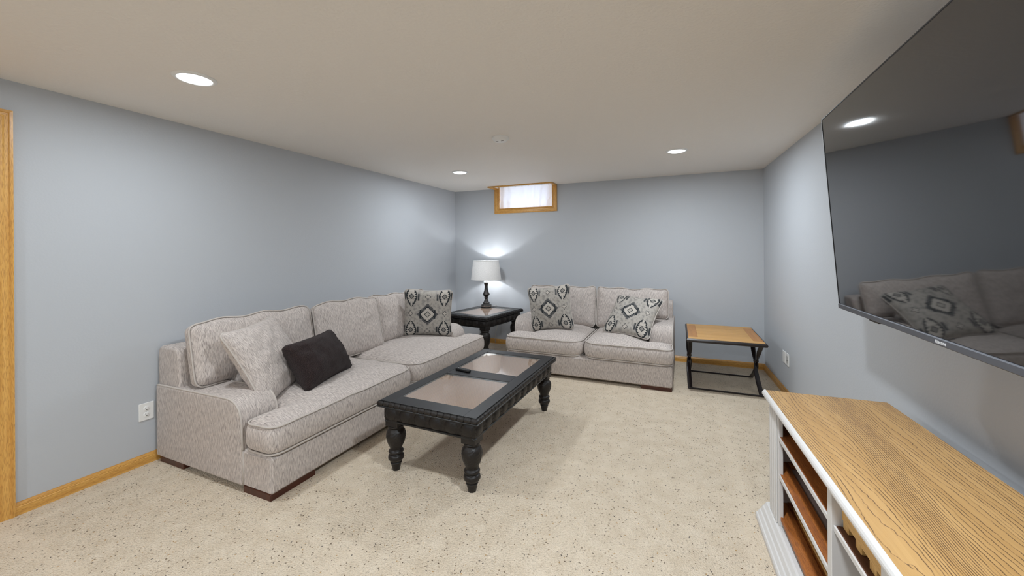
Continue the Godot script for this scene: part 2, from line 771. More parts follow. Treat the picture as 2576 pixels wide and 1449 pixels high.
# woven south-western medallions, drawn as shapes on a 2 x 2 field
func medallion_print() -> ImageTexture:
	var s := 512
	var mott := noise_bytes(s, s, 0.02, 40, 3)
	var fine := noise_bytes(s, s, 0.3, 41, 2)
	var ground := Color8(178, 172, 164)
	var shade := Color8(138, 135, 131)
	var ink := Color8(52, 55, 58)
	var inkb := Color8(92, 92, 92)
	var pale := Color8(194, 187, 178)
	var d := PackedByteArray()
	d.resize(s * s * 3)
	# centre medallion, four corner ones, four small quatrefoils
	var big := [Vector3(0.5, 0.5, 0), Vector3(0.16, 0.15, 1), Vector3(0.84, 0.15, 1), Vector3(0.16, 0.83, -1), Vector3(0.84, 0.83, -1)]
	var small := [Vector2(0.5, 0.13), Vector2(0.5, 0.88), Vector2(0.14, 0.49), Vector2(0.86, 0.49)]
	for y in s:
		for x in s:
			var i := y * s + x
			var p := Vector2((x + 0.5) / s, (y + 0.5) / s)
			var c := ground.lerp(shade, clampf((mott[i] / 255.0 - 0.45) * 2.2, 0.0, 0.75))
			# ghost scrolls
			var gx := sin(p.x * 40.0 + sin(p.y * 26.0) * 1.6) * sin(p.y * 38.0 + sin(p.x * 22.0) * 1.5)
			c = c.lerp(shade, 0.35 * smoothstep(0.55, 0.75, gx))
			for b in big:
				var q: Vector2 = p - Vector2(b.x, b.y)
				if absf(q.x) > 0.24 or absf(q.y) > 0.24:
					continue
				if b.z == 0:
					# stepped diamond with arms
					var st := Vector2(floorf(absf(q.x) / 0.027), floorf(absf(q.y) / 0.027))
					var l := st.x + st.y
					var dm := absf(q.x) + absf(q.y)
					if l <= 7 and st.y <= 7 and st.x <= 5:
						c = inkb if l > 5 else ink
					if absf(q.x) > 0.125 and absf(q.x) < 0.16 and absf(q.y) < 0.09:
						c = ink
					if absf(q.x) >= 0.16 and absf(q.x) < 0.22 - absf(q.y) * 1.1 and absf(q.y) < 0.06:
						c = inkb
					if st.x + st.y <= 4 and st.x <= 4 and st.y <= 4:
						c = pale
					if dm < 0.068:
						c = ink
					if dm < 0.05:
						c = ground
				else:
					# pointed oval facing the middle, with a ringed diamond and feathery edges
					var t: float = q.y * b.z + 0.03
					var half: float = 0.125 * sqrt(maxf(0.0, 1.0 - pow((t - 0.03) / 0.185, 2.0))) * (1.0 - 0.30 * clampf(t / 0.19, 0.0, 1.0))
					var ax := absf(q.x)
					var dm2: float = absf(q.x) + absf(q.y + 0.02 * b.z)
					if t < 0.215 and ax < half:
						c = pale
						if half - ax < 0.034 + 0.014 * sin(t * 130.0):
							c = ink
						elif fine[i] > 150 and t > 0.05:
							c = inkb
						if Vector2(ax - 0.036, t - 0.10).length() < 0.024:
							c = pale
						if ax < 0.011 and t > 0.03:
							c = pale
					elif ax > 0.132 and ax < 0.18 and absf(t - 0.02) < 0.075:
						c = c.lerp(ink, 0.9 * (1.0 - smoothstep(0.148, 0.18, ax)))
					if dm2 < 0.062 and dm2 >= 0.043:
						c = ink
					elif dm2 < 0.043:
						c = shade
			for b in small:
				var q: Vector2 = p - b
				var r := q.length()
				var lim := 0.046 + 0.013 * cos(4.0 * atan2(q.y, q.x))
				if r < lim and r > lim - 0.011:
					c = ink
				elif r <= lim - 0.011:
					c = pale
			c = c.lerp(Color8(110, 106, 102), clampf((fine[i] / 255.0 - 0.5) * 0.5, 0.0, 0.4))
			d[i * 3] = c.r8
			d[i * 3 + 1] = c.g8
			d[i * 3 + 2] = c.b8
	return tex(s, s, d)


func materials() -> void:
	var peel := noise_bytes(512, 512, 0.09, 61, 3)
	M.wall = plain(Color8(190, 194, 199), 0.55, 0.35)
	bump(M.wall, peel, 512, 0.03)
	triplanar(M.wall, 1.4)
	M.ceiling = plain(Color8(236, 231, 224), 0.6, 0.35)
	var knock := noise_bytes(512, 512, 0.055, 62, 4)
	bump(M.ceiling, knock, 512, 0.16)
	triplanar(M.ceiling, 1.6)
	M.carpet = carpet()
	M.oak = wood(Color8(226, 176, 96), Color8(204, 148, 70), Color8(158, 106, 48), 0.55, 71, 0.35)
	M.oak_top = oak_top()
	M.tan_wood = wood(Color8(206, 160, 94), Color8(190, 142, 80), Color8(160, 114, 62), 0.25, 75, 0.45)
	M.tan_dark = wood(Color8(186, 132, 74), Color8(170, 118, 66), Color8(140, 94, 52), 0.3, 76, 0.45)
	M.orange_wood = wood(Color8(178, 108, 46), Color8(142, 80, 32), Color8(92, 50, 22), 0.5, 72, 0.55)
	M.pine = wood(Color8(226, 186, 120), Color8(206, 160, 92), Color8(160, 116, 62), 0.4, 73, 0.6)
	M.brown_wood = wood(Color8(104, 66, 42), Color8(80, 48, 30), Color8(56, 32, 22), 0.4, 74, 0.6)
	M.foot = wood(Color8(84, 40, 24), Color8(66, 30, 18), Color8(44, 20, 12), 0.4, 77, 0.35)
	M.fabric = fabric(101, Color(1, 1, 1))
	M.piping = plain(Color8(194, 186, 179), 0.95, 0.2)
	M.dark_plush = plain(Color.WHITE, 1.0, 0.1)
	var nap := noise_bytes(512, 512, 0.16, 56, 2)
	var nd := PackedByteArray()
	nd.resize(512 * 512 * 3)
	for i in 512 * 512:
		var k := clampf(nap[i] / 255.0 * 2.4 - 0.7, 0.0, 1.0)
		nd[i * 3] = int(lerpf(26, 76, k))
		nd[i * 3 + 1] = int(lerpf(22, 63, k))
		nd[i * 3 + 2] = int(lerpf(23, 61, k))
	M.dark_plush.albedo_texture = tex(512, 512, nd)
	bump(M.dark_plush, noise_bytes(512, 512, 0.18, 55, 2), 512, 0.5)
	triplanar(M.dark_plush, 3.0)
	M.dark_plush.rim_enabled = true
	M.dark_plush.rim = 0.2
	M.black = plain(Color8(24, 24, 25), 0.40, 0.5)
	M.black_carved = plain(Color8(28, 24, 22), 0.42, 0.45)
	bump(M.black_carved, noise_bytes(256, 256, 0.06, 57, 3), 256, 0.06)
	triplanar(M.black_carved, 8.0)
	M.rattan = rattan()
	var g := plain(Color(0.93, 0.97, 0.96, 0.05), 0.02, 0.45)
	g.transparency = BaseMaterial3D.TRANSPARENCY_ALPHA
	M.glass = g
	M.print = plain(Color.WHITE, 0.95, 0.2)
	M.print.albedo_texture = medallion_print()
	bump(M.print, noise_bytes(512, 512, 0.2, 58, 2), 512, 0.12)
	M.print.uv1_scale = Vector3(1, 1, 1)
	M.white_paint = plain(Color8(212, 210, 208), 0.45)
	M.white_plastic = plain(Color8(236, 236, 234), 0.35)
	M.grey_plastic = plain(Color8(190, 188, 184), 0.4)
	M.dark_slot = plain(Color8(40, 36, 34), 0.6)
	M.screen = plain(Color8(10, 10, 12), 0.035, 0.75)
	M.screen.clearcoat_enabled = true
	M.screen.clearcoat = 0.4
	M.screen.clearcoat_roughness = 0.04
	M.tv_black = plain(Color8(20, 20, 22), 0.4)
	M.tv_grey = plain(Color8(84, 86, 92), 0.5, 0.4, 0.2)
	M.logo = plain(Color8(225, 226, 230), 0.3, 0.5, 0.3)
	M.steel = plain(Color8(190, 194, 198), 0.25, 0.5, 0.9)
	M.bronze = plain(Color8(24, 20, 20), 0.22, 0.6)
	M.espresso = plain(Color8(34, 27, 27), 0.32, 0.5)
	M.cord = plain(Color8(222, 220, 214), 0.5)
	var curtain := plain(Color8(240, 240, 242), 0.95, 0.2)
	curtain.backlight_enabled = true
	curtain.backlight = Color(0.95, 0.95, 0.97)
	M.curtain = curtain
	var shade := plain(Color8(236, 232, 226), 0.95, 0.2)
	var weave := noise_bytes(512, 64, 0.2, 81, 2, FastNoiseLite.TYPE_SIMPLEX_SMOOTH, Vector2i(512, 512))
	var weft := noise_bytes(64, 512, 0.2, 82, 2, FastNoiseLite.TYPE_SIMPLEX_SMOOTH, Vector2i(512, 512))
	var sd := PackedByteArray()
	sd.resize(512 * 512 * 3)
	for i in 512 * 512:
		var k := clampf(1.06 - 0.22 * (weave[i] + weft[i]) / 510.0, 0.0, 1.0)
		sd[i * 3] = int(236 * k)
		sd[i * 3 + 1] = int(234 * k)
		sd[i * 3 + 2] = int(232 * k)
	shade.albedo_color = Color.WHITE
	shade.albedo_texture = tex(512, 512, sd)
	shade.uv1_scale = Vector3(3, 5, 1)
	shade.backlight_enabled = true
	shade.backlight = Color(0.26, 0.26, 0.26)
	M.shade = shade
	var lens := plain(Color(1, 1, 1), 0.5)
	lens.emission_enabled = true
	lens.emission = CAN_COLOR
	lens.emission_energy_multiplier = 3.0
	M.lens = lens
	var bulb := plain(Color(1, 1, 1), 0.5)
	bulb.emission_enabled = true
	bulb.emission = Color(0.98, 0.99, 1.0)
	bulb.emission_energy_multiplier = 4.0
	M.bulb = bulb


# ---------------------------------------------------------------- room shell
const WIN := [0.75, 1.59, 1.99]      # opening: left, right, sill
const NOTCH := 0.178                 # how far the opening cuts into the ceiling
const DOOR := [4.475, 5.29, 2.075]   # opening in the left wall: from z, to z, height


func right_x(z: float) -> float:
	return W + LEAN * z


func room() -> void:
	# floor: a thick slab with its carpet's top at y = 0
	var st := tool()
	box(st, Vector3(2.2, -0.1, FRONT / 2.0 - 0.1), Vector3(5.2, 0.2, FRONT + 0.6), 0.001, 0)
	struct("floor", done(st), M.carpet, "beige cut-pile carpet flecked with brown, covering the whole floor")
	# ceiling, with a notch over the window
	st = tool()
	var parts := [
		[Vector3(-0.3, H, NOTCH), Vector3(4.7, H + 0.2, FRONT + 0.3)],
		[Vector3(-0.3, H, -0.3), Vector3(WIN[0], H + 0.2, NOTCH)],
		[Vector3(WIN[1], H, -0.3), Vector3(4.7, H + 0.2, NOTCH)],
	]
	for q in parts:
		box(st, (q[0] + q[1]) / 2.0, q[1] - q[0], 0.0)
	# sloping lid of the notch
	var a0 := Vector3(WIN[0], H + 0.02, NOTCH)
	var b0 := Vector3(WIN[1], H + 0.02, NOTCH)
	st.set_smooth_group(-1)
	quad(st, Vector3(WIN[0], H + 0.17, -0.3), Vector3(WIN[1], H + 0.17, -0.3), b0, a0)
	quad(st, Vector3(WIN[0], H + 0.2, -0.3), Vector3(WIN[0], H + 0.2, NOTCH), Vector3(WIN[1], H + 0.2, NOTCH), Vector3(WIN[1], H + 0.2, -0.3))
	struct("ceiling", done(st), M.ceiling, "off-white textured drywall ceiling with recessed lights")
	# back wall round the window
	st = tool()
	parts = [
		[Vector3(-0.25, -0.1, -0.25), Vector3(WIN[0], H, 0)],
		[Vector3(WIN[1], -0.1, -0.25), Vector3(4.5, H, 0)],
		[Vector3(WIN[0], -0.1, -0.25), Vector3(WIN[1], WIN[2], 0)],
	]
	for q in parts:
		box(st, (q[0] + q[1]) / 2.0, q[1] - q[0], 0.0)
	struct("wall_back", done(st), M.wall, "pale blue-grey painted wall with the small high window")
	st = tool()
	parts = [
		[Vector3(-0.25, -0.1, 0), Vector3(0, H, DOOR[0])],
		[Vector3(-0.25, -0.1, DOOR[1]), Vector3(0, H, FRONT + 0.25)],
		[Vector3(-0.25, DOOR[2], DOOR[0]), Vector3(0, H, DOOR[1])],
	]
	for q in parts:
		box(st, (q[0] + q[1]) / 2.0, q[1] - q[0], 0.0)
	struct("wall_left", done(st), M.wall, "long pale blue-grey painted wall behind the larger sofa")
	st = tool()
	var turn := Basis(Vector3.UP, atan(LEAN))
	var mid := Vector3(right_x(FRONT / 2.0) + 0.125, H / 2.0 - 0.05, FRONT / 2.0)
	box(st, mid, Vector3(0.25, H + 0.1, FRONT + 0.7), 0.0, 2, turn)
	struct("wall_right", done(st), M.wall, "pale blue-grey painted wall behind the television and dresser")
	st = tool()
	box(st, Vector3(2.2, H / 2.0 - 0.05, FRONT + 0.125), Vector3(5.2, H + 0.1, 0.25), 0.0)
	struct("wall_front", done(st), M.wall, "pale blue-grey painted wall behind the viewer")
	# baseboards: colonial profile, (outwards from the wall, up) run along the wall
	var prof := [Vector2(0, 0), Vector2(0.0, -0.013), Vector2(0.044, -0.013), Vector2(0.047, -0.011), Vector2(0.050, -0.012), Vector2(0.058, -0.0095), Vector2(0.064, -0.005), Vector2(0.067, -0.004), Vector2(0.067, 0)]
	# moulding() takes (outwards, normal); outwards = direction x normal. Path along +z on the left wall with normal -x gives outwards up.
	st = tool()
	moulding(st, [Vector3(0, 0, DOOR[0] - 0.064), Vector3(0, 0, 0.0)], Vector3(-1, 0, 0), prof)
	struct("baseboard_left", done(st), M.oak, "honey oak baseboard under the left wall")
	st = tool()
	moulding(st, [Vector3(0.0, 0, 0), Vector3(W, 0, 0)], Vector3(0, 0, -1), prof)
	struct("baseboard_back", done(st), M.oak, "honey oak baseboard under the back wall")
	st = tool()
	moulding(st, [Vector3(W, 0, 0.0), Vector3(right_x(FRONT), 0, FRONT)], Vector3(1, 0, -LEAN).normalized(), prof)
	struct("baseboard_right", done(st), M.oak, "honey oak baseboard under the right wall")


func casing_profile(w: float) -> Array:
	# outwards from the opening, up from the wall
	return [Vector2(0, 0), Vector2(w, 0), Vector2(w, 0.017), Vector2(w - 0.012, 0.018), Vector2(w - 0.016, 0.013), Vector2(w * 0.55, 0.0125), Vector2(w * 0.45, 0.010), Vector2(w * 0.22, 0.0095), Vector2(0.006, 0.006), Vector2(0, 0.004)]


func window_unit() -> void:
	var win := Node3D.new()
	win.name = "window_1"
	win.set_meta("kind", "structure")
	win.set_meta("label", "small high basement window framed in honey oak, cut up into the ceiling")
	add_child(win)
	var x0: float = WIN[0]
	var x1: float = WIN[1]
	var y0: float = WIN[2]
	var w := 0.062
	# casing on the wall: down the left side, along the bottom and up the right (outwards = direction x normal)
	var st: SurfaceTool
	var prof := casing_profile(w)
	st = tool()
	moulding(st, [Vector3(x0, H - 0.001, 0), Vector3(x0, y0, 0), Vector3(x1, y0, 0), Vector3(x1, H - 0.001, 0)], Vector3(0, 0, 1), prof)
	obj("casing", done(st), M.oak, win)
	# casing on the ceiling
	st = tool()
	moulding(st, [Vector3(x1, H, 0.001), Vector3(x1, H, NOTCH), Vector3(x0, H, NOTCH), Vector3(x0, H, 0.001)], Vector3(0, -1, 0), prof)
	obj("ceiling_casing", done(st), M.oak, win)
	# jamb boards lining the opening
	obj("jamb", span(Vector3(x0, y0 + 0.012, -0.24), Vector3(x0 + 0.012, H + 0.02, 0.004), 0.002, 1), M.oak, win)
	obj("jamb", span(Vector3(x1 - 0.012, y0 + 0.012, -0.24), Vector3(x1, H + 0.02, 0.004), 0.002, 1), M.oak, win)
	obj("sill", span(Vector3(x0, y0, -0.24), Vector3(x1, y0 + 0.012, 0.004), 0.002, 0), M.oak, win)
	# sash
	st = tool()
	var z := -0.2
	var t := 0.035
	var yt := H + 0.16
	box(st, Vector3((x0 + x1) / 2, y0 + 0.012 + t / 2, z), Vector3(x1 - x0 - 0.024, t, 0.04), 0.004)
	box(st, Vector3((x0 + x1) / 2, yt - t / 2, z), Vector3(x1 - x0 - 0.024, t, 0.04), 0.004)
	box(st, Vector3(x0 + 0.012 + t / 2, (y0 + yt) / 2, z), Vector3(t, yt - y0 - 0.024, 0.04), 0.004, 1)
	box(st, Vector3(x1 - 0.012 - t / 2, (y0 + yt) / 2, z), Vector3(t, yt - y0 - 0.024, 0.04), 0.004, 1)
	obj("window_frame", done(st), M.white_plastic, win)
	obj("pane", span(Vector3(x0 + 0.04, y0 + 0.04, z - 0.002), Vector3(x1 - 0.04, yt - 0.03, z + 0.002), 0.0005), M.glass, win)
	# rod and curtain
	var rod := thing("curtain_rod", "thin white curtain rod under the ceiling, across the small window", "curtain rod")
	st = tool()
	bar(st, Vector3(x0 + 0.012, 2.320, -0.012), Vector3(x1 - 0.012, 2.320, -0.012), 0.005)
	obj("rod", done(st), M.white_plastic, rod)
	for s in [x0 + 0.016, x1 - 0.016]:
		st = tool()
		bar(st, Vector3(s - 0.004, 2.320, -0.012), Vector3(s + 0.004, 2.320, -0.012), 0.011, 14)
		obj("end_socket", done(st), M.white_plastic, rod)
	var cur := thing("curtain", "sheer white gathered curtain hanging inside the small window", "curtain")
	st = tool()
	var nz := FastNoiseLite.new()
	nz.seed = 5
	nz.frequency = 1.0
	var cw := x1 - x0 - 0.034
	var cf := func(u: float, v: float) -> Vector3:
		var x := x0 + 0.017 + u * cw
		var y := 2.338 - v * (2.338 - y0 - 0.014)
		var fold := sin(u * TAU * 6.0 + sin(u * 9.0) * 1.8 + v * 1.6) * 0.013 * (0.4 + 0.6 * v) + nz.get_noise_2d(u * 7.0, v * 3.0) * 0.016 * v
		# the drape weaves past the rod at the top
		fold += cos(u * TAU * 8.0) * 0.007 * (1.0 - smoothstep(0.0, 0.3, v))
		return Vector3(x, y, -0.028 + 0.022 * smoothstep(0.0, 0.08, absf(v - 0.045) + 0.02) * 0.0 + fold)
	grid(st, 160, 24, func(u, v): return cf.call(u, 1.0 - v))
	obj("drape", done(st), M.curtain, cur)
	for k in 8:
		var u := (k + 0.5) / 8.0
		st = tool()
		var ring := []
		for j in 16:
			var w2 := TAU * j / 16.0
			ring.append(Vector3(x0 + 0.017 + u * cw, 2.320 + cos(w2) * 0.010, -0.012 + sin(w2) * 0.010))
		tube(st, ring, 0.0022, true, 6)
		obj("ring", done(st), M.white_plastic, cur)


func door_unit() -> void:
	var d := Node3D.new()
	d.name = "door_1"
	d.set_meta("kind", "structure")
	d.set_meta("label", "honey oak door casing at the left edge, floor to above head height")
	add_child(d)
	var z0: float = DOOR[0]
	var z1: float = DOOR[1]
	var top: float = DOOR[2]
	var st := tool()
	moulding(st, [Vector3(0, 0, z0), Vector3(0, top, z0), Vector3(0, top, z1), Vector3(0, 0, z1)], Vector3(1, 0, 0), casing_profile(0.064))
	obj("casing", done(st), M.oak, d)
	obj("jamb", span(Vector3(-0.2, 0, z0), Vector3(0.004, top, z0 + 0.018), 0.002, 1), M.oak, d)
	obj("jamb", span(Vector3(-0.2, 0, z1 - 0.018), Vector3(0.004, top, z1), 0.002, 1), M.oak, d)
	obj("head_jamb", span(Vector3(-0.2, top - 0.018, z0 + 0.018), Vector3(0.004, top, z1 - 0.018), 0.002, 2), M.oak, d)
	var leaf := obj("door_leaf", span(Vector3(-0.06, 0.012, z0 + 0.021), Vector3(-0.02, top - 0.021, z1 - 0.021), 0.003, 1), M.oak, d)
	st = tool()
	lathe(st, curve([Vector2(0.0, 0), Vector2(0.026, 0.0), Vector2(0.026, 0.006), Vector2(0.010, 0.012), Vector2(0.010, 0.03), Vector2(0.026, 0.042), Vector2(0.024, 0.058), Vector2(0.0, 0.064)], 5), 24)
	obj("door_knob", done(st), M.steel, leaf, Transform3D(Basis(Vector3(0, 0, 1), -PI / 2), Vector3(-0.02, 0.98, z1 - 0.09)))


# ---------------------------------------------------------------- recessed lights
func ceiling_lights() -> void:
	var labels := [
		"round recessed ceiling light nearest the camera, above the near end of the large sofa",
		"round recessed ceiling light in front of the small window",
		"round recessed ceiling light above the wooden side table end of the room",
		"round recessed ceiling light above the television end of the dresser",
		"round recessed ceiling light behind the viewer on the door side",
		"round recessed ceiling light behind the viewer on the television side",
	]
	var ring := tool()
	lathe(ring, [Vector2(0.074, H - 0.004), Vector2(0.078, H - 0.009), Vector2(0.088, H - 0.007), Vector2(0.096, H - 0.002), Vector2(0.096, H + 0.001)], 48)
	# drawn upside down: turn the profile so that its outside faces down
	var ring_mesh := done(ring)
	var lens := tool()
	lathe(lens, [Vector2(0.0001, H - 0.017), Vector2(0.03, H - 0.0165), Vector2(0.055, H - 0.0135), Vector2(0.072, H - 0.008), Vector2(0.075, H - 0.004), Vector2(0.0001, H - 0.002)], 48)
	var lens_mesh := done(lens)
	for k in CANS.size():
		var c: Vector2 = CANS[k]
		var t := thing("recessed_light", labels[k], "ceiling light", Vector3(c.x, 0, c.y), 0.0, "recessed ceiling lights")
		obj("trim_ring", ring_mesh, M.white_plastic, t)
		obj("lens", lens_mesh, M.lens, t)
		var l := AreaLight3D.new()
		l.name = "glow"
		l.light_color = CAN_COLOR
		l.light_energy = CAN_ENERGY * CAN_SHARE[k]
		l.area_size = Vector2(0.104, 0.104)
		l.area_normalize_energy = true
		l.area_range = 14.0
		l.area_attenuation = 2.0
		l.shadow_enabled = true
		l.rotation_degrees = Vector3(-90, 0, 0)
		l.position = Vector3(0, H - 0.0185, 0)
		t.add_child(l)
	var s := thing("smoke_detector", "round white smoke detector on the ceiling between the lights", "smoke detector", Vector3(1.903, 0, 2.387))
	var st := tool()
	lathe(st, [Vector2(0.0001, H - 0.036), Vector2(0.036, H - 0.035), Vector2(0.050, H - 0.032), Vector2(0.060, H - 0.022), Vector2(0.064, H - 0.012), Vector2(0.068, H - 0.011), Vector2(0.068, H)], 40)
	obj("housing", done(st), M.white_plastic, s)
	for k in 2:
		obj("vent_slot", one_box(Vector3(0.022, 0.004, 0.006), 0.001, 0, Vector3(-0.02 + 0.045 * k, H - 0.0345, 0.022)), M.dark_slot, s)


# ---------------------------------------------------------------- sofas
func box2(x: float, y: float, x0: float, x1: float, y0: float, y1: float, r: float) -> float:
	var dx := maxf(x0 - x, x - x1) + r
	var dy := maxf(y0 - y, y - y1) + r
	return Vector2(maxf(dx, 0.0), maxf(dy, 0.0)).length() + minf(maxf(dx, dy), 0.0) - r


# seat cushion: body between xa and xb, an ear in front of the arm out to xe (xe = xa or xb where there is none)
func seat_cushion(parent: Node3D, xa: float, xb: float, xe: float, zb: float, zf: float, za: float, y0: float, y1: float, crown: float, seed_: int) -> void:
	var nz := FastNoiseLite.new()
	nz.seed = seed_
	nz.frequency = 1.0
	var ea := minf(xa, xe)
	var eb := maxf(xb, xe)
	var hy := (y1 - y0) / 2.0
	var yc := (y0 + y1) / 2.0
	var rr := 0.034
	var plan := func(x: float, z: float) -> float:
		var body := box2(x, z, xa, xb, zb, zf, 0.12)
		if xe < xa:
			return minf(body, box2(x, z, xe, xa + 0.3, za, zf, 0.06))
		return minf(body, box2(x, z, xb - 0.3, xe, za, zf, 0.06))
	var sdf := func(x: float, y: float, z: float) -> float:
		var d: float = plan.call(x, z)
		var t := 1.0 - exp(minf(d, 0.0) / 0.13)
		var yy := y - yc
		var top := hy + crown * t + nz.get_noise_2d(x * 4.0, z * 4.0) * 0.010 * t + nz.get_noise_2d(x * 14.0, z * 9.0 + 40.0) * 0.004 * t
		# the sides belly out between the two seams
		var belly := 0.014 * (1.0 - pow(clampf(yy / hy, -1.0, 1.0), 2.0))
		var dd := d - belly + rr
		var dy := (yy - top if yy > 0.0 else -yy - hy) + rr
		return Vector2(maxf(dd, 0.0), maxf(dy, 0.0)).length() + minf(maxf(dd, dy), 0.0) - rr
	var m := net(sdf, Vector3(ea - 0.04, y0 - 0.03, zb - 0.04), Vector3(eb + 0.04, y1 + crown + 0.04, zf + 0.04), 0.0165)
	var c := obj("seat_cushion", m, M.fabric, parent)
	var outline := []
	if xe < xa:
		outline = [Vector2(xa, zb), Vector2(xb, zb), Vector2(xb, zf), Vector2(xe, zf), Vector2(xe, za), Vector2(xa, za)]
	elif xe > xb:
		outline = [Vector2(xa, zb), Vector2(xb, zb), Vector2(xb, za), Vector2(xe, za), Vector2(xe, zf), Vector2(xa, zf)]
	else:
		outline = [Vector2(xa, zb), Vector2(xb, zb), Vector2(xb, zf), Vector2(xa, zf)]
	var rad := []
	for k in outline.size():
		rad.append(0.15 if k == (2 if xe < xa else 5) else 0.075)
	var pts := resample(round_poly(outline, rad, 5), 0.03)
	for s in [1.0, -1.0]:
		var path := []
		for p in pts:
			var w := nz.get_noise_2d(p.x * 5.0 + 9.0, p.y * 5.0) * 0.006
			path.append(Vector3(p.x, yc + s * (hy - 0.006) + (w + 0.004 if s > 0 else 0.0), p.y))
		var st := tool()
		tube(st, path, 0.0058, true, 8)
		obj("piping", done(st), M.piping, c)


# back cushion standing on the seat; an ear reaches over the arm out to xe above the height ye
func back_cushion(parent: Node3D, xa: float, xb: float, xe: float, h: float, ye: float, at: Vector3, lean: float, twist: float, sag: float, seed_: int) -> void:
	var nz := FastNoiseLite.new()
	nz.seed = seed_
	nz.frequency = 1.0
	var ea := minf(xa, xe)
	var eb := maxf(xb, xe)
	var plan := func(x: float, y: float) -> float:
		var d := box2(x, y, xa, xb, 0.0, h, 0.05)
		if xe < xa or xe > xb:
			d = minf(d, box2(x, y, ea, eb, ye, h, 0.05))
		return d
	var width := eb - ea
	var warp := func(x: float) -> float:
		# the top edge dips or rises along the cushion
		var t: float = (x - ea) / width
		return sag * (1.0 - pow(2.0 * t - 1.0, 2.0)) + 0.008 * sin(x * 21.0 + seed_)
	var sdf := func(x: float, y: float, z: float) -> float:
		var yy: float = y + warp.call(x) * smoothstep(h * 0.5, h, y)
		var d: float = plan.call(x, yy)
		var t := 1.0 - exp(minf(d, 0.0) / 0.11)
		var hz := 0.045 + 0.058 * t + nz.get_noise_2d(x * 5.0, y * 5.0) * 0.014 * t + nz.get_noise_2d(x * 18.0, y * 7.0) * 0.004
		var rr := 0.04
		var dd := d + rr
		var dz := absf(z) - hz + rr
		return Vector2(maxf(dd, 0.0), maxf(dz, 0.0)).length() + minf(maxf(dd, dz), 0.0) - rr
	var m := net(sdf, Vector3(ea - 0.04, -0.04, -0.15), Vector3(eb + 0.04, h + 0.08, 0.15), 0.0165)
	var tr := Transform3D(Basis(Vector3.UP, twist) * Basis(Vector3.RIGHT, -lean), at)
	var c := obj("back_cushion", m, M.fabric, parent, tr)
	var outline := []
	if xe < xa:
		outline = [Vector2(xa, 0), Vector2(xb, 0), Vector2(xb, h), Vector2(xe, h), Vector2(xe, ye), Vector2(xa, ye)]
	elif xe > xb:
		outline = [Vector2(xa, 0), Vector2(xb, 0), Vector2(xb, ye), Vector2(xe, ye), Vector2(xe, h), Vector2(xa, h)]
	else:
		outline = [Vector2(xa, 0), Vector2(xb, 0), Vector2(xb, h), Vector2(xa, h)]
	var rad := []
	for k in outline.size():
		rad.append(0.06)
	var path := []
	for p in resample(round_poly(outline, rad, 6), 0.03):
		path.append(Vector3(p.x, p.y - warp.call(p.x) * smoothstep(h * 0.5, h, p.y), 0.030 + nz.get_noise_2d(p.x * 7.0, p.y * 7.0) * 0.004))
	var st := tool()
	tube(st, path, 0.0056, true, 8)
	obj("piping", done(st), M.piping, c)


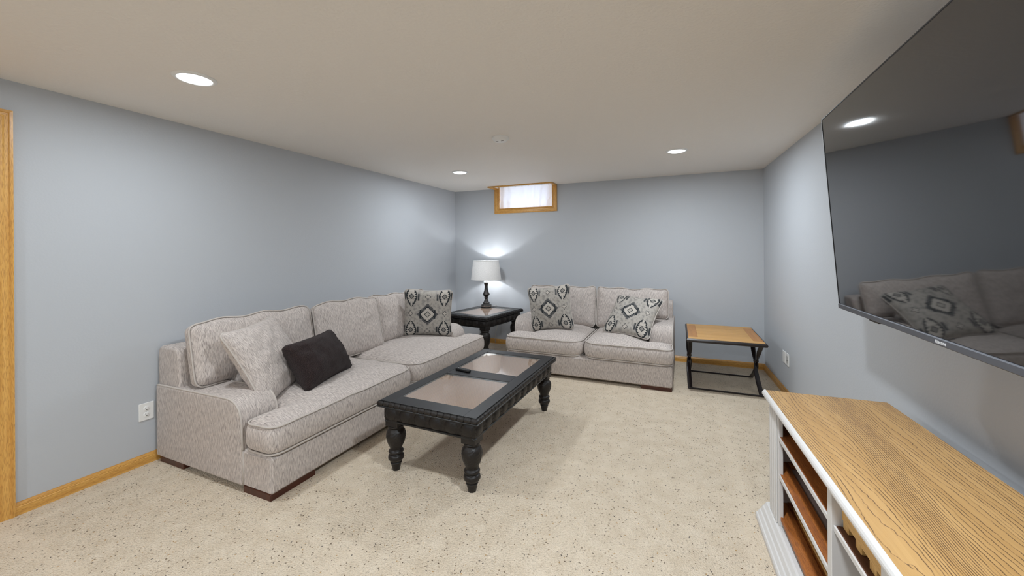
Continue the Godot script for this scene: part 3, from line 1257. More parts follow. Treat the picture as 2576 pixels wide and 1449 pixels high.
func sofa(called: String, label: String, L: float, D: float, arm_h: float, at: Vector3, turn: float, backs: Array, seed_: int) -> Node3D:
	var t := thing(called, label, "sofa", at, turn, "")
	var aw := 0.235
	var half := L / 2.0
	var y0 := 0.034
	var yb := 0.243
	# base rail under the seat, full width
	var st := tool()
	box(st, Vector3(0, (y0 + yb) / 2.0, D / 2.0 + 0.005), Vector3(L - 0.012, yb - y0, D - 0.01), 0.014)
	var base := obj("base", done(st), M.fabric, t)
	for s in [-1.0, 1.0]:
		st = tool()
		bar(st, Vector3(s * (half - 0.006), y0 + 0.01, 0.90), Vector3(s * (half - 0.006), yb - 0.005, 0.90), 0.004, 6)
		obj("seam", done(st), M.piping, base)
	# arms: outline in (z, y), counter-clockwise
	var zf := 0.895
	for s in [-1.0, 1.0]:
		var poly := round_poly([Vector2(0.0, y0), Vector2(zf, y0), Vector2(zf, yb + 0.01), Vector2(zf - 0.022, arm_h - 0.02), Vector2(0.0, arm_h - 0.035)], [0.02, 0.02, 0.04, 0.13, 0.03], 9)
		st = tool()
		slab_x(st, resample(poly, 0.05), aw, 0.018)
		var arm := obj("arm", done(st), M.fabric, t, Transform3D(Basis.IDENTITY, Vector3(s * (half - aw / 2.0), 0, 0)))
		var edge := []
		for p in resample(poly, 0.03):
			if p.y > yb - 0.01 and p.x > 0.004:
				edge.append(p)
		# start where the front edge leaves the base
		var first := 0
		for k in edge.size():
			if edge[k].distance_to(edge[(k - 1 + edge.size()) % edge.size()]) > 0.2:
				first = k
		for side in [-1.0, 1.0]:
			var path := []
			for k in edge.size():
				var p: Vector2 = edge[(first + k) % edge.size()]
				path.append(Vector3(side * (aw / 2.0 - 0.008), p.y - 0.004, p.x - 0.002))
			st = tool()
			tube(st, path, 0.007, false, 8)
			obj("piping", done(st), M.piping, arm)
	# back frame, leaning a little
	var bp := round_poly([Vector2(0.005, yb), Vector2(0.27, yb), Vector2(0.235, 0.765), Vector2(0.0, 0.765)], [0.02, 0.02, 0.07, 0.05], 6)
	st = tool()
	slab_x(st, resample(bp, 0.06), L - 0.03, 0.02)
	obj("back_frame", done(st), M.fabric, t)
	# seat deck
	obj("seat_deck", span(Vector3(-half + aw - 0.01, yb - 0.01, 0.2), Vector3(half - aw + 0.01, yb + 0.006, D - 0.03), 0.004), M.fabric, t)
	var inner := half - aw
	seat_cushion(t, -inner + 0.006, -0.014, -half + 0.004, 0.27, D + 0.012, zf + 0.012, yb + 0.006, yb + 0.166, 0.064, seed_)
	seat_cushion(t, 0.014, inner - 0.006, half - 0.004, 0.27, D + 0.012, zf + 0.012, yb + 0.006, yb + 0.166, 0.064, seed_ + 1)
	for b in backs:
		back_cushion(t, b[0], b[1], b[2], 0.50, arm_h - 0.458, Vector3(0, 0.432, b[3]), b[4], b[5], b[6], seed_ + 7 + int(b[0] * 10.0))
	for fx in [-1.0, 1.0]:
		obj("foot", span(Vector3(fx * (half - 0.155) - 0.145, -0.012, D - 0.25), Vector3(fx * (half - 0.155) + 0.145, y0 + 0.004, D - 0.012), 0.004, 0), M.foot, t)
		obj("foot", span(Vector3(fx * (half - 0.155) - 0.145, -0.012, 0.03), Vector3(fx * (half - 0.155) + 0.145, y0 + 0.004, 0.30), 0.004, 0), M.foot, t)
	return t


func sofas() -> void:
	# local x runs from the near end (-) to the far end (+) of the large sofa
	sofa("sofa", "long light grey tweed sofa with three back cushions along the left wall", 2.545, 1.14, 0.545, Vector3(0.016, 0, 2.54), PI / 2.0, [
		[-1.03, -0.365, -1.25, 0.40, 0.20, 0.0, -0.006],
		[-0.35, 0.35, -0.35, 0.445, 0.22, -0.09, -0.012],
		[0.365, 1.03, 1.25, 0.375, 0.20, 0.0, 0.012],
	], 300)
	sofa("loveseat", "light grey tweed two-seat sofa with two back cushions against the back wall", 1.775, 1.155, 0.60, Vector3(2.27, 0, 0.02), 0.0, [
		[-0.645, -0.008, -0.87, 0.41, 0.20, 0.0, 0.018],
		[0.008, 0.645, 0.83, 0.41, 0.20, 0.0, 0.018],
	], 400)


# ---------------------------------------------------------------- carved black tables
func carved_leg(h_block: float, top: float, scale_r: float) -> Array:
	var k := h_block / 0.262
	var prof := []
	for p in [Vector2(0.0, 0), Vector2(0.022, 0), Vector2(0.0235, 0.004), Vector2(0.033, 0.040), Vector2(0.036, 0.045), Vector2(0.031, 0.050), Vector2(0.037, 0.055), Vector2(0.048, 0.068), Vector2(0.049, 0.078), Vector2(0.046, 0.088), Vector2(0.036, 0.096), Vector2(0.043, 0.102), Vector2(0.047, 0.110), Vector2(0.043, 0.118), Vector2(0.036, 0.124), Vector2(0.041, 0.140), Vector2(0.052, 0.165), Vector2(0.0595, 0.195), Vector2(0.0595, 0.212), Vector2(0.054, 0.230), Vector2(0.043, 0.243), Vector2(0.042, 0.248), Vector2(0.047, 0.253), Vector2(0.047, 0.258), Vector2(0.041, 0.2625), Vector2(0.0, 0.2625)]:
		prof.append(Vector2(p.x * scale_r, p.y * k))
	return prof


func make_table(called: String, label: String, category: String, w: float, d: float, top: float, apron_h: float, rail_w: float, rail_e: float, mid: float, at: Vector3, turn: float) -> void:
	var t := thing(called, label, category, at, turn)
	var hw := w / 2.0
	var hd := d / 2.0
	var slab := 0.022
	# frame of the top: two long rails and the cross rails between them
	var zy := top - slab / 2.0
	for s in [-1.0, 1.0]:
		obj("rail", one_box(Vector3(rail_w, slab, d - 0.03), 0.002, 2, Vector3(s * (hw - 0.015 - rail_w / 2.0), zy, 0)), M.black, t)
		obj("cross_rail", one_box(Vector3(w - 0.03 - 2 * rail_w - 0.001, slab, rail_e), 0.002, 0, Vector3(0, zy, s * (hd - 0.015 - rail_e / 2.0))), M.black, t)
	var spans := []
	var zi := hd - 0.015 - rail_e
	if mid > 0:
		obj("cross_rail", one_box(Vector3(w - 0.03 - 2 * rail_w - 0.001, slab, mid), 0.002, 0, Vector3(0, zy, 0)), M.black, t)
		spans = [[-zi, -mid / 2.0], [mid / 2.0, zi]]
	else:
		spans = [[-zi, zi]]
	var xi := hw - 0.015 - rail_w
	for q in spans:
		obj("rattan_panel", span(Vector3(-xi - 0.002, top - slab, q[0] - 0.002), Vector3(xi + 0.002, top - 0.013, q[1] + 0.002), 0.001), M.rattan, t)
		obj("glass_panel", span(Vector3(-xi + 0.001, top - 0.008, q[0] + 0.001), Vector3(xi - 0.001, top - 0.003, q[1] - 0.001), 0.001), M.glass, t)
	# roped edge: rounded beads under the rim, on a ledge
	var st := tool()
	for s in 4:
		var len: float = d if s % 2 == 0 else w
		var turn_b := Basis(Vector3.UP, s * PI / 2.0)
		var off: float = hw if s % 2 == 0 else hd
		var n := int(round(len / 0.044))
		var f := func(u: float, v: float) -> Vector3:
			var z := (0.5 - u) * len
			var fr := fmod(u * n, 1.0)
			if u >= 1.0:
				fr = 1.0
			var bead := pow(maxf(0.0, 1.0 - pow(absf(2.0 * fr - 1.0), 6.0)), 0.5)
			var a := -PI / 2.0 + v * PI
			var r := 0.0075 + 0.0075 * bead
			var x := off - 0.012 + r * cos(a)
			# mitre at the corners
			var zl := clampf(z, -(len / 2.0 - 0.012 + r * cos(a)), len / 2.0 - 0.012 + r * cos(a))
			return turn_b * Vector3(x, top - 0.020 + (0.0115 + 0.0045 * bead) * sin(a), zl)
		grid(st, n * 10, 8, f, 0)
	obj("bead_moulding", done(st), M.black_carved, t)
	st = tool()
	var yl := top - 0.030
	moulding(st, [Vector3(-hw + 0.02, yl, -hd + 0.02), Vector3(hw - 0.02, yl, -hd + 0.02), Vector3(hw - 0.02, yl, hd - 0.02), Vector3(-hw + 0.02, yl, hd - 0.02)], Vector3(0, -1, 0), [Vector2(-0.03, 0), Vector2(0.018, 0), Vector2(0.022, 0.003), Vector2(0.022, 0.008), Vector2(0.012, 0.013), Vector2(0.0, 0.017), Vector2(-0.03, 0.017)], true)
	obj("ledge", done(st), M.black, t)
	# apron with carved ovals
	var ya := yl - 0.015
	var yb := ya - apron_h
	for s in 4:
		var len: float = (d if s % 2 == 0 else w) - 0.06
		var off: float = (hw if s % 2 == 0 else hd) - 0.03
		var turn_b := Basis(Vector3.UP, s * PI / 2.0)
		var n := int(round(len / 0.115))
		var f := func(u: float, v: float) -> Vector3:
			var z := (0.5 - u) * len
			var fr := fmod(u * n, 1.0) - 0.5
			var yy := 2.0 * v - 1.0
			var r := Vector2(fr / 0.36, yy / 1.02).length()
			var x := off - 0.012 + 0.010 * sqrt(maxf(0.0, 1.0 - yy * yy))
			if r < 1.0:
				x += 0.011 * sqrt(1.0 - r * r)
			else:
				# reeds between the ovals
				var e := (absf(fr) - 0.36 * sqrt(maxf(0.0, 1.0 - yy * yy)))
				x += 0.005 * absf(sin(e * 40.0)) - 0.003
			var lim := len / 2.0
			if absf(z) > lim - 0.012:
				x -= 0.0
			return turn_b * Vector3(x, yb + v * apron_h, clampf(z, -(x - off + lim), x - off + lim))
		st = tool()
		grid(st, n * 26, 14, f, 0)
		obj("carved_apron", done(st), M.black_carved, t)
		# plain strip under the apron, and its back board
		st = tool()
		box(st, turn_b * Vector3(off - 0.014, yb - 0.005, 0), (turn_b * Vector3(0.02, 0.012, len)).abs(), 0.003, 2 if s % 2 == 0 else 0)
		box(st, turn_b * Vector3(off - 0.024, (ya + yb) / 2.0, 0), (turn_b * Vector3(0.016, apron_h, len - 0.02)).abs(), 0.001, 2 if s % 2 == 0 else 0)
		obj("apron_rail", done(st), M.black, t)
	# legs: a square block over a turned, carved baluster
	var bl := yb - 0.011
	var hb := bl - 0.030
	st = tool()
	box(st, Vector3(0, bl - 0.015 + 0.05, 0), Vector3(0.094, 0.13, 0.094), 0.004)
	box(st, Vector3(0, hb + 0.004, 0), Vector3(0.078, 0.012, 0.078), 0.004)
	var pr := curve(carved_leg(hb, top, 1.0 if mid > 0 else 1.15), 4)
	# leaf carving round the belly
	st.set_smooth_group(0)
	var seg := 48
	var fl := func(u: float, v: float) -> Vector3:
		var p: Vector2 = pr[int(round(v * (pr.size() - 1)))]
		var a := u * TAU
		var rel := p.y / hb
		var k := smoothstep(0.52, 0.62, rel) * (1.0 - smoothstep(0.86, 0.93, rel))
		var leaf := absf(sin(a * 4.0 + 0.6))
		var edge := smoothstep(0.0, 0.25, leaf) * 0.0022 + 0.0012 * sin(rel * 90.0 + leaf * 5.0)
		var r := p.x + k * (edge - 0.0015)
		return Vector3(r * cos(a), p.y, -r * sin(a))
	grid(st, seg, pr.size() - 1, fl, 0)
	var leg_mesh := done(st)
	for sx in [-1.0, 1.0]:
		for sz in [-1.0, 1.0]:
			obj("leg", leg_mesh, M.black_carved, t, Transform3D(Basis(Vector3.UP, PI / 4.0 * 0.0), Vector3(sx * (hw - 0.082), 0, sz * (hd - 0.082))))


func tables() -> void:
	make_table("coffee_table", "black carved coffee table with two glass-covered rattan panels, in front of the sofas", "coffee table", 0.72, 1.40, 0.455, 0.085, 0.082, 0.105, 0.135, Vector3(1.856, 0, 2.655), deg_to_rad(-0.9))
	make_table("end_table", "black carved square end table in the corner under the lamp", "end table", 0.70, 0.88, 0.575, 0.085, 0.095, 0.105, 0.0, Vector3(0.806, 0, 0.592), deg_to_rad(-8.4))


# ---------------------------------------------------------------- lamp
func lamp() -> void:
	var at := Vector3(0.668, 0.5735, 0.262)
	var t := thing("table_lamp", "lit table lamp with a dark turned base and white drum shade on the corner table", "lamp", at)
	var st := tool()
	lathe(st, [Vector2(0.0, 0.0), Vector2(0.072, 0.0), Vector2(0.075, 0.003), Vector2(0.075, 0.008), Vector2(0.070, 0.011), Vector2(0.070, 0.026), Vector2(0.075, 0.029), Vector2(0.075, 0.034), Vector2(0.068, 0.038), Vector2(0.0, 0.04)], 40)
	obj("foot", done(st), M.bronze, t)
	var bead := tool()
	lathe(bead, curve([Vector2(0.0001, -0.0075), Vector2(0.0068, -0.0055), Vector2(0.0075, 0.0), Vector2(0.0068, 0.0055), Vector2(0.0001, 0.0075)], 3), 10)
	var bead_mesh := done(bead)
	var pale := plain(Color8(150, 140, 136), 0.3, 0.5, 0.6)
	for k in 26:
		var a := TAU * k / 26.0
		obj("bead", bead_mesh, pale, t, Transform3D(Basis.IDENTITY, Vector3(cos(a) * 0.071, 0.0185, sin(a) * 0.071)))
	st = tool()
	lathe(st, curve([Vector2(0.062, 0.038), Vector2(0.060, 0.044), Vector2(0.050, 0.050), Vector2(0.049, 0.056), Vector2(0.052, 0.061), Vector2(0.040, 0.072), Vector2(0.030, 0.092), Vector2(0.024, 0.112), Vector2(0.022, 0.120), Vector2(0.031, 0.126), Vector2(0.031, 0.132), Vector2(0.026, 0.138), Vector2(0.027, 0.148), Vector2(0.035, 0.160), Vector2(0.049, 0.174), Vector2(0.051, 0.186), Vector2(0.044, 0.200), Vector2(0.030, 0.232), Vector2(0.025, 0.268), Vector2(0.024, 0.300), Vector2(0.029, 0.326), Vector2(0.034, 0.340), Vector2(0.030, 0.346), Vector2(0.0, 0.347)], 5), 40)
	obj("base", done(st), M.bronze, t)
	st = tool()
	lathe(st, curve([Vector2(0.034, 0.345), Vector2(0.037, 0.350), Vector2(0.037, 0.357), Vector2(0.032, 0.361), Vector2(0.033, 0.367), Vector2(0.030, 0.372), Vector2(0.020, 0.378), Vector2(0.017, 0.388), Vector2(0.011, 0.394), Vector2(0.011, 0.44), Vector2(0.0, 0.441)], 4), 28)
	obj("neck", done(st), M.steel, t)
	# socket, bulb, harp, finial
	st = tool()
	lathe(st, [Vector2(0.0, 0.44), Vector2(0.016, 0.44), Vector2(0.017, 0.445), Vector2(0.017, 0.482), Vector2(0.014, 0.486), Vector2(0.0, 0.486)], 20)
	obj("socket", done(st), M.bronze, t)
	st = tool()
	lathe(st, curve([Vector2(0.0, 0.486), Vector2(0.013, 0.488), Vector2(0.016, 0.505), Vector2(0.028, 0.535), Vector2(0.030, 0.555), Vector2(0.022, 0.575), Vector2(0.0, 0.583)], 5), 24)
	var bulb := obj("bulb", done(st), M.bulb, t)
	var l := OmniLight3D.new()
	l.name = "glow"
	l.light_color = Color(0.97, 0.985, 1.0)
	l.light_energy = 0.2
	l.light_size = 0.02
	l.omni_range = 8.0
	l.omni_attenuation = 2.0
	l.shadow_enabled = true
	l.position = Vector3(0, 0.552, 0)
	bulb.add_child(l)
	st = tool()
	var path := []
	for k in 25:
		var a := PI * k / 24.0
		path.append(Vector3(cos(a) * 0.055, 0.45 + 0.19 * pow(sin(a), 0.55), 0))
	tube(st, path, 0.002, false, 6)
	obj("harp", done(st), M.steel, t)
	st = tool()
	lathe(st, curve([Vector2(0.0, 0.64), Vector2(0.007, 0.642), Vector2(0.005, 0.648), Vector2(0.009, 0.656), Vector2(0.004, 0.666), Vector2(0.0, 0.668)], 4), 14)
	obj("finial", done(st), M.steel, t)
	# shade: a thin double-walled drum, open at both ends
	st = tool()
	st.set_smooth_group(0)
	var r0 := 0.216
	var r1 := 0.184
	var ya := 0.395
	var yb := 0.662
	lathe(st, [Vector2(r0, ya), Vector2(r1, yb)], 64, 0)
	var sh := obj("lamp_shade", done(st), M.shade, t)
	for q in [[r0, ya], [r1, yb]]:
		st = tool()
		var ring := []
		for k in 64:
			var a := TAU * k / 64.0
			ring.append(Vector3(cos(a) * q[0], q[1], sin(a) * q[0]))
		tube(st, ring, 0.003, true, 6)
		obj("rim", done(st), M.shade, sh)
	st = tool()
	for k in 3:
		var a := TAU * k / 3.0 + 0.4
		bar(st, Vector3(0, 0.641, 0), Vector3(cos(a) * (r1 - 0.001), 0.655, sin(a) * (r1 - 0.001)), 0.0018, 6)
	obj("spider", done(st), M.steel, sh)
	# cord hanging behind the table
	st = tool()
	var cp := []
	for k in 30:
		var u := k / 29.0
		var p := Vector3(0.05, 0.0, -0.09).lerp(Vector3(0.06, -0.56, -0.235), u)
		p.x += sin(u * 5.0) * 0.035
		p.z -= 0.115 * sin(minf(u * 3.0, 1.0) * PI / 2.0) * (1.0 - u)
		if u < 0.12:
			p.y = 0.004
			p.z = -0.07 - u * 1.2
		cp.append(p)
	tube(st, cp, 0.003, false, 6)
	obj("cord", done(st), M.cord, t)


# ---------------------------------------------------------------- side table with crossed legs
func side_table() -> void:
	var t := thing("side_table", "wooden-topped side table with dark twisted crossed legs, in the right-hand corner", "side table", Vector3(3.614, 0, 0.69), deg_to_rad(0.6))
	var w := 0.665
	var d := 0.83
	var top := 0.522
	var hw := w / 2.0
	var hd := d / 2.0
	# planks: a border round the middle boards
	var th := 0.016
	var y := top - th / 2.0
	var bw := 0.085
	var e := 0.012
	obj("plank", one_box(Vector3(w - 2 * e, th, bw), 0.001, 0, Vector3(0, y, -hd + e + bw / 2.0)), M.tan_wood, t)
	obj("plank", one_box(Vector3(w - 2 * e, th, bw), 0.001, 0, Vector3(0, y, hd - e - bw / 2.0)), M.tan_wood, t)
	var inner := d - 2 * e - 2 * bw
	for s in [-1.0, 1.0]:
		obj("plank", one_box(Vector3(bw, th, inner - 0.001), 0.001, 2, Vector3(s * (hw - e - bw / 2.0), y, 0)), M.tan_dark, t)
	for k in 4:
		var pw := inner / 4.0
		obj("plank", one_box(Vector3(w - 2 * e - 2 * bw - 0.001, th, pw - 0.0006), 0.0008, 0, Vector3(0, y, -inner / 2.0 + pw * (k + 0.5))), M.tan_wood, t)
	# dark rounded rim round the top, and the board beneath
	var st := tool()
	moulding(st, [Vector3(-hw + e, top - 0.001, -hd + e), Vector3(hw - e, top - 0.001, -hd + e), Vector3(hw - e, top - 0.001, hd - e), Vector3(-hw + e, top - 0.001, hd - e)], Vector3(0, -1, 0), [Vector2(0, 0.0), Vector2(0.008, 0.001), Vector2(0.013, 0.006), Vector2(0.016, 0.014), Vector2(0.016, 0.022), Vector2(0.012, 0.030), Vector2(0.004, 0.034), Vector2(-0.02, 0.034), Vector2(-0.02, 0.016), Vector2(0, 0.016)], true)
	obj("rim", done(st), M.espresso, t)
	obj("under_board", span(Vector3(-hw + 0.03, top - 0.028, -hd + 0.03), Vector3(hw - 0.03, top - th, hd - 0.03), 0.002), M.espresso, t)
	# each end: two flat bars, twisted along their length, crossing below the middle
	var zb := 0.30
	for s in [-1.0, 1.0]:
		for q in [-1.0, 1.0]:
			var a := Vector3(s * 0.305, top - 0.03, q * 0.33)
			var b := Vector3(s * 0.305, 0.012, -q * zb)
			st = tool()
			var f := func(u: float, v: float) -> Vector3:
				var m := 1.0 - v
				# the bar bows in towards the crossing
				var bend := sin(m * TAU) * 0.055
				var p := a.lerp(b, m) + Vector3(0, 0, -q * bend * 0.9)
				p.x += q * 0.009 * sin(m * PI)
				var tw: float = PI / 2.0 + q * PI * smoothstep(0.12, 0.88, m)
				var c := cos(u * TAU)
				var n := sin(u * TAU)
				var wide := 0.021 * signf(c) * pow(absf(c), 0.5)
				var thin := 0.0065 * signf(n) * pow(absf(n), 0.5)
				return p + Vector3(wide * sin(tw) + thin * cos(tw), 0, wide * cos(tw) - thin * sin(tw))
			grid(st, 16, 40, f, 0)
			obj("twisted_leg", done(st), M.espresso, t)
		obj("collar", one_box(Vector3(0.045, 0.026, 0.034), 0.006, 1, Vector3(s * 0.305, 0.262, 0.0)), M.espresso, t)
	for q in [-1.0, 1.0]:
		obj("stretcher", one_box(Vector3(0.65, 0.014, 0.016), 0.004, 0, Vector3(0, 0.010, q * zb)), M.espresso, t)


# ---------------------------------------------------------------- dresser
func dresser() -> void:
	# local x runs towards the wall from the front edge, local z towards the viewer
	var t := thing("dresser", "white-painted dresser with an oak top and its drawers taken out, under the television", "dresser", Vector3(3.606, 0, 2.905), deg_to_rad(2.5))
	var top := 0.665
	var L := 1.90
	var depth := 0.515
	# top: oak board with a white rounded front edge
	var st := tool()
	st.set_smooth_group(-1)
	var f := func(u: float, v: float) -> Vector3: return Vector3(0.027 + v * (depth - 0.027), top, u * L)
	grid(st, 1, 1, f, -1)
	st.set_smooth_group(-1)
	var lo := top - 0.032
	quad(st, Vector3(0.027, lo, L), Vector3(0.027, lo, 0), Vector3(depth, lo, 0), Vector3(depth, lo, L))
	quad(st, Vector3(depth, lo, 0), Vector3(0.027, lo, 0), Vector3(0.027, top, 0), Vector3(depth, top, 0), Vector2(0, 1), Vector2(0, 0.05), Vector2(0.01, 0.05), Vector2(0.01, 1))
	quad(st, Vector3(0.027, lo, L), Vector3(depth, lo, L), Vector3(depth, top, L), Vector3(0.027, top, L), Vector2(0.99, 0.05), Vector2(0.99, 1), Vector2(1, 1), Vector2(1, 0.05))
	quad(st, Vector3(depth, lo, L), Vector3(depth, lo, 0), Vector3(depth, top, 0), Vector3(depth, top, L), Vector2(1, 0.97), Vector2(0, 0.97), Vector2(0, 1), Vector2(1, 1))
	obj("oak_top", done(st), M.oak_top, t)
	st = tool()
	moulding(st, [Vector3(0.0275, lo, -0.002), Vector3(0.0275, lo, L - 0.001)], Vector3(0, 1, 0), [Vector2(0, 0), Vector2(0.006, 0), Vector2(0.012, 0.004), Vector2(0.0155, 0.010), Vector2(0.0165, 0.016), Vector2(0.0155, 0.022), Vector2(0.012, 0.028), Vector2(0.006, 0.0325), Vector2(0.002, 0.0337), Vector2(0, 0.0337)])
	obj("painted_edge", done(st), M.white_paint, t)
	# carcass
	var fx := 0.030
	var y0 := 0.092
	var pill := 0.155
	# fluted pilasters at both ends of the front
	for z in [0.028, L - 0.028 - pill]:
		st = tool()
		box(st, Vector3(0.0485, (y0 + lo) / 2.0, z + pill / 2.0), Vector3(0.019, lo - y0, pill), 0.002, 1)
		for k in 4:
			box(st, Vector3(0.036, (y0 + lo) / 2.0, z + 0.028 + k * 0.033), Vector3(0.008, lo - y0 - 0.004, 0.018), 0.003, 1)
		obj("pilaster", done(st), M.white_paint, t)
	obj("side_panel", span(Vector3(fx + 0.02, 0.0, 0.03), Vector3(depth - 0.015, lo, 0.05), 0.002, 1), M.white_paint, t)
	obj("side_panel", span(Vector3(fx + 0.02, 0.0, L - 0.05), Vector3(depth - 0.015, lo, L - 0.03), 0.002, 1), M.white_paint, t)
	obj("back_panel", span(Vector3(depth - 0.022, 0.03, 0.05), Vector3(depth - 0.014, lo, L - 0.05), 0.001, 2), M.brown_wood, t)
	# partitions between the three bays
	var zs := [0.775, 1.11]
	for z in zs:
		obj("partition", span(Vector3(fx + 0.004, y0, z), Vector3(depth - 0.022, lo, z + 0.032), 0.002, 1), M.white_paint, t)
	# plinth: moulded board standing proud of the front
	st = tool()
	moulding(st, [Vector3(fx + 0.016, 0, -0.006), Vector3(fx + 0.016, 0, L + 0.005)], Vector3(0, 1, 0), [Vector2(-0.03, 0.0), Vector2(0.064, 0.0), Vector2(0.066, 0.004), Vector2(0.066, 0.022), Vector2(0.062, 0.030), Vector2(0.057, 0.032), Vector2(0.048, 0.047), Vector2(0.042, 0.050), Vector2(0.034, 0.068), Vector2(0.028, 0.072), Vector2(0.018, 0.088), Vector2(0.010, y0), Vector2(-0.03, y0)])
	obj("plinth", done(st), M.white_paint, t)
	# bays: dust frames (front rail, runners, panel) between the drawer openings
	var bays := [[0.05, zs[0]], [zs[0] + 0.032, zs[1]], [zs[1] + 0.032, L - 0.05]]
	var levels := [[0.135, 0.335, 0.510], [0.135, 0.510], [0.135, 0.335, 0.510]]
	for b in 3:
		var za: float = bays[b][0] + 0.001
		var zb: float = bays[b][1] - 0.001
		for k in levels[b].size():
			var y: float = levels[b][k]
			var rail_m: Material = M.orange_wood if b != 1 else M.brown_wood
			var fr := obj("dust_frame", span(Vector3(fx + 0.016, y - 0.018, za), Vector3(fx + 0.075, y, zb), 0.0015, 2), rail_m, t)
			if k > 0:
				obj("painted_lip", span(Vector3(fx + 0.010, y - 0.019, za), Vector3(fx + 0.016, y - 0.001, zb), 0.001, 2), M.white_paint, fr)
			obj("runner", span(Vector3(fx + 0.075, y - 0.018, za), Vector3(depth - 0.03, y + 0.004, za + 0.045), 0.0015, 0), M.orange_wood, fr)
			obj("runner", span(Vector3(fx + 0.075, y - 0.018, zb - 0.045), Vector3(depth - 0.03, y + 0.004, zb), 0.0015, 0), M.orange_wood, fr)
			if b == 0 and k == 1:
				obj("dust_panel", span(Vector3(fx + 0.075, y - 0.014, za + 0.045), Vector3(depth - 0.03, y - 0.008, zb - 0.045), 0.001, 2), plain(Color8(150, 138, 134), 0.7), fr)
			elif k != 2:
				obj("dust_panel", span(Vector3(fx + 0.075, y - 0.014, za + 0.045), Vector3(depth - 0.03, y - 0.008, zb - 0.045), 0.001, 2), M.orange_wood if k == 0 else M.brown_wood, fr)
		if b == 0 or b == 2:
			# a narrow loose batten on the bottom board
			obj("guide_strip", span(Vector3(fx + 0.085, 0.136, za + 0.05), Vector3(fx + 0.105, 0.146, zb - 0.05), 0.001, 2), M.pine, t)
		obj("top_rail", span(Vector3(fx + 0.012, lo - 0.014, za), Vector3(fx + 0.030, lo - 0.001, zb), 0.001, 2), M.pine if b == 1 else M.brown_wood, t)
	# pine slats stored in the middle bay
	var s := thing("slat_frame", "pale pine slatted frame lying on the shelf in the dresser's middle bay", "wooden frame", Vector3(3.606, 0, 2.905), deg_to_rad(2.5))
	var za: float = bays[1][0] + 0.006
	var zb: float = bays[1][1] - 0.006
	obj("front_slat", span(Vector3(fx + 0.030, 0.536, za), Vector3(fx + 0.050, 0.580, zb), 0.002, 2), M.pine, s)
	obj("rear_slat", span(Vector3(depth - 0.09, 0.536, za), Vector3(depth - 0.07, 0.580, zb), 0.002, 2), M.pine, s)
	for k in 4:
		var z := za + 0.002 + k * (zb - za - 0.04) / 3.0
		obj("block", span(Vector3(fx + 0.032, 0.511, z), Vector3(depth - 0.07, 0.5355, z + 0.036), 0.002, 0), M.pine, s)


# ---------------------------------------------------------------- television
func television() -> void:
	var tilt := 4.15
	var bas := Basis(Vector3.UP, -PI / 2.0) * Basis(Vector3.RIGHT, deg_to_rad(tilt))
	# local x runs along the screen, y up, z out of the screen; origin at the middle of the lower edge
	var t := thing("television", "very large black flat-screen television tilted down on the right-hand wall", "television", Vector3(3.962, 1.092, 3.664))
	t.basis = bas
	var w := 1.676
	var h := 0.945
	obj("screen", span(Vector3(-w / 2 + 0.004, 0.024, -0.012), Vector3(w / 2 - 0.004, h - 0.004, 0.0), 0.0005), M.screen, t)
	obj("housing", span(Vector3(-w / 2 + 0.002, 0.002, -0.045), Vector3(w / 2 - 0.002, h - 0.002, -0.0125), 0.006), M.tv_black, t)
	var st := tool()
	box(st, Vector3(-w / 2 + 0.001, h / 2, -0.010), Vector3(0.006, h, 0.024), 0.0015, 1)
	box(st, Vector3(w / 2 - 0.001, h / 2, -0.010), Vector3(0.006, h, 0.024), 0.0015, 1)
	box(st, Vector3(0, h - 0.001, -0.010), Vector3(w, 0.006, 0.024), 0.0015, 0)
	obj("bezel", done(st), M.tv_black, t)
	var bar_m := obj("lower_bar", span(Vector3(-w / 2 - 0.002, -0.001, -0.02), Vector3(w / 2 + 0.002, 0.023, 0.005), 0.003), M.tv_grey, t)
	var tm := TextMesh.new()
	tm.text = "Hisense"
	var sf := SystemFont.new()
	sf.font_names = PackedStringArray(["Droid Sans"])
	sf.font_weight = 700
	tm.font = sf
	tm.font_size = 32
	tm.pixel_size = 0.00046
	tm.depth = 0.0008
	obj("logo", tm, M.logo, bar_m, Transform3D(Basis.IDENTITY, Vector3(0, 0.011, 0.0055)))
	obj("sensor", span(Vector3(-0.51, -0.009, -0.018), Vector3(-0.43, 0.0, 0.000), 0.003), M.tv_black, t)
	obj("back_box", span(Vector3(-0.55, 0.12, -0.075), Vector3(0.55, 0.62, -0.045), 0.012), M.tv_black, t)
	# wall mount: plate on the set, arms, plate on the wall
	st = tool()
	for s in [-0.2, 0.2]:
		box(st, Vector3(s, 0.40, -0.083), Vector3(0.04, 0.44, 0.016), 0.003, 1)
	box(st, Vector3(0, 0.5, -0.098), Vector3(0.5, 0.04, 0.016), 0.003, 0)
	box(st, Vector3(0, 0.32, -0.098), Vector3(0.5, 0.04, 0.016), 0.003, 0)
	var inv := bas.inverse()
	var wall_c := inv * (Vector3(right_x(3.66) - 0.014, 1.5, 3.66) - t.position)
	box(st, wall_c, Vector3(0.34, 0.30, 0.024), 0.003, 0, inv * Basis(Vector3.UP, -PI / 2.0 + atan(LEAN)))
	tube(st, [Vector3(0, 0.41, -0.10), wall_c + Vector3(0, 0, 0.01)], 0.03, false, 10)
	obj("wall_bracket", done(st), M.tv_black, t)


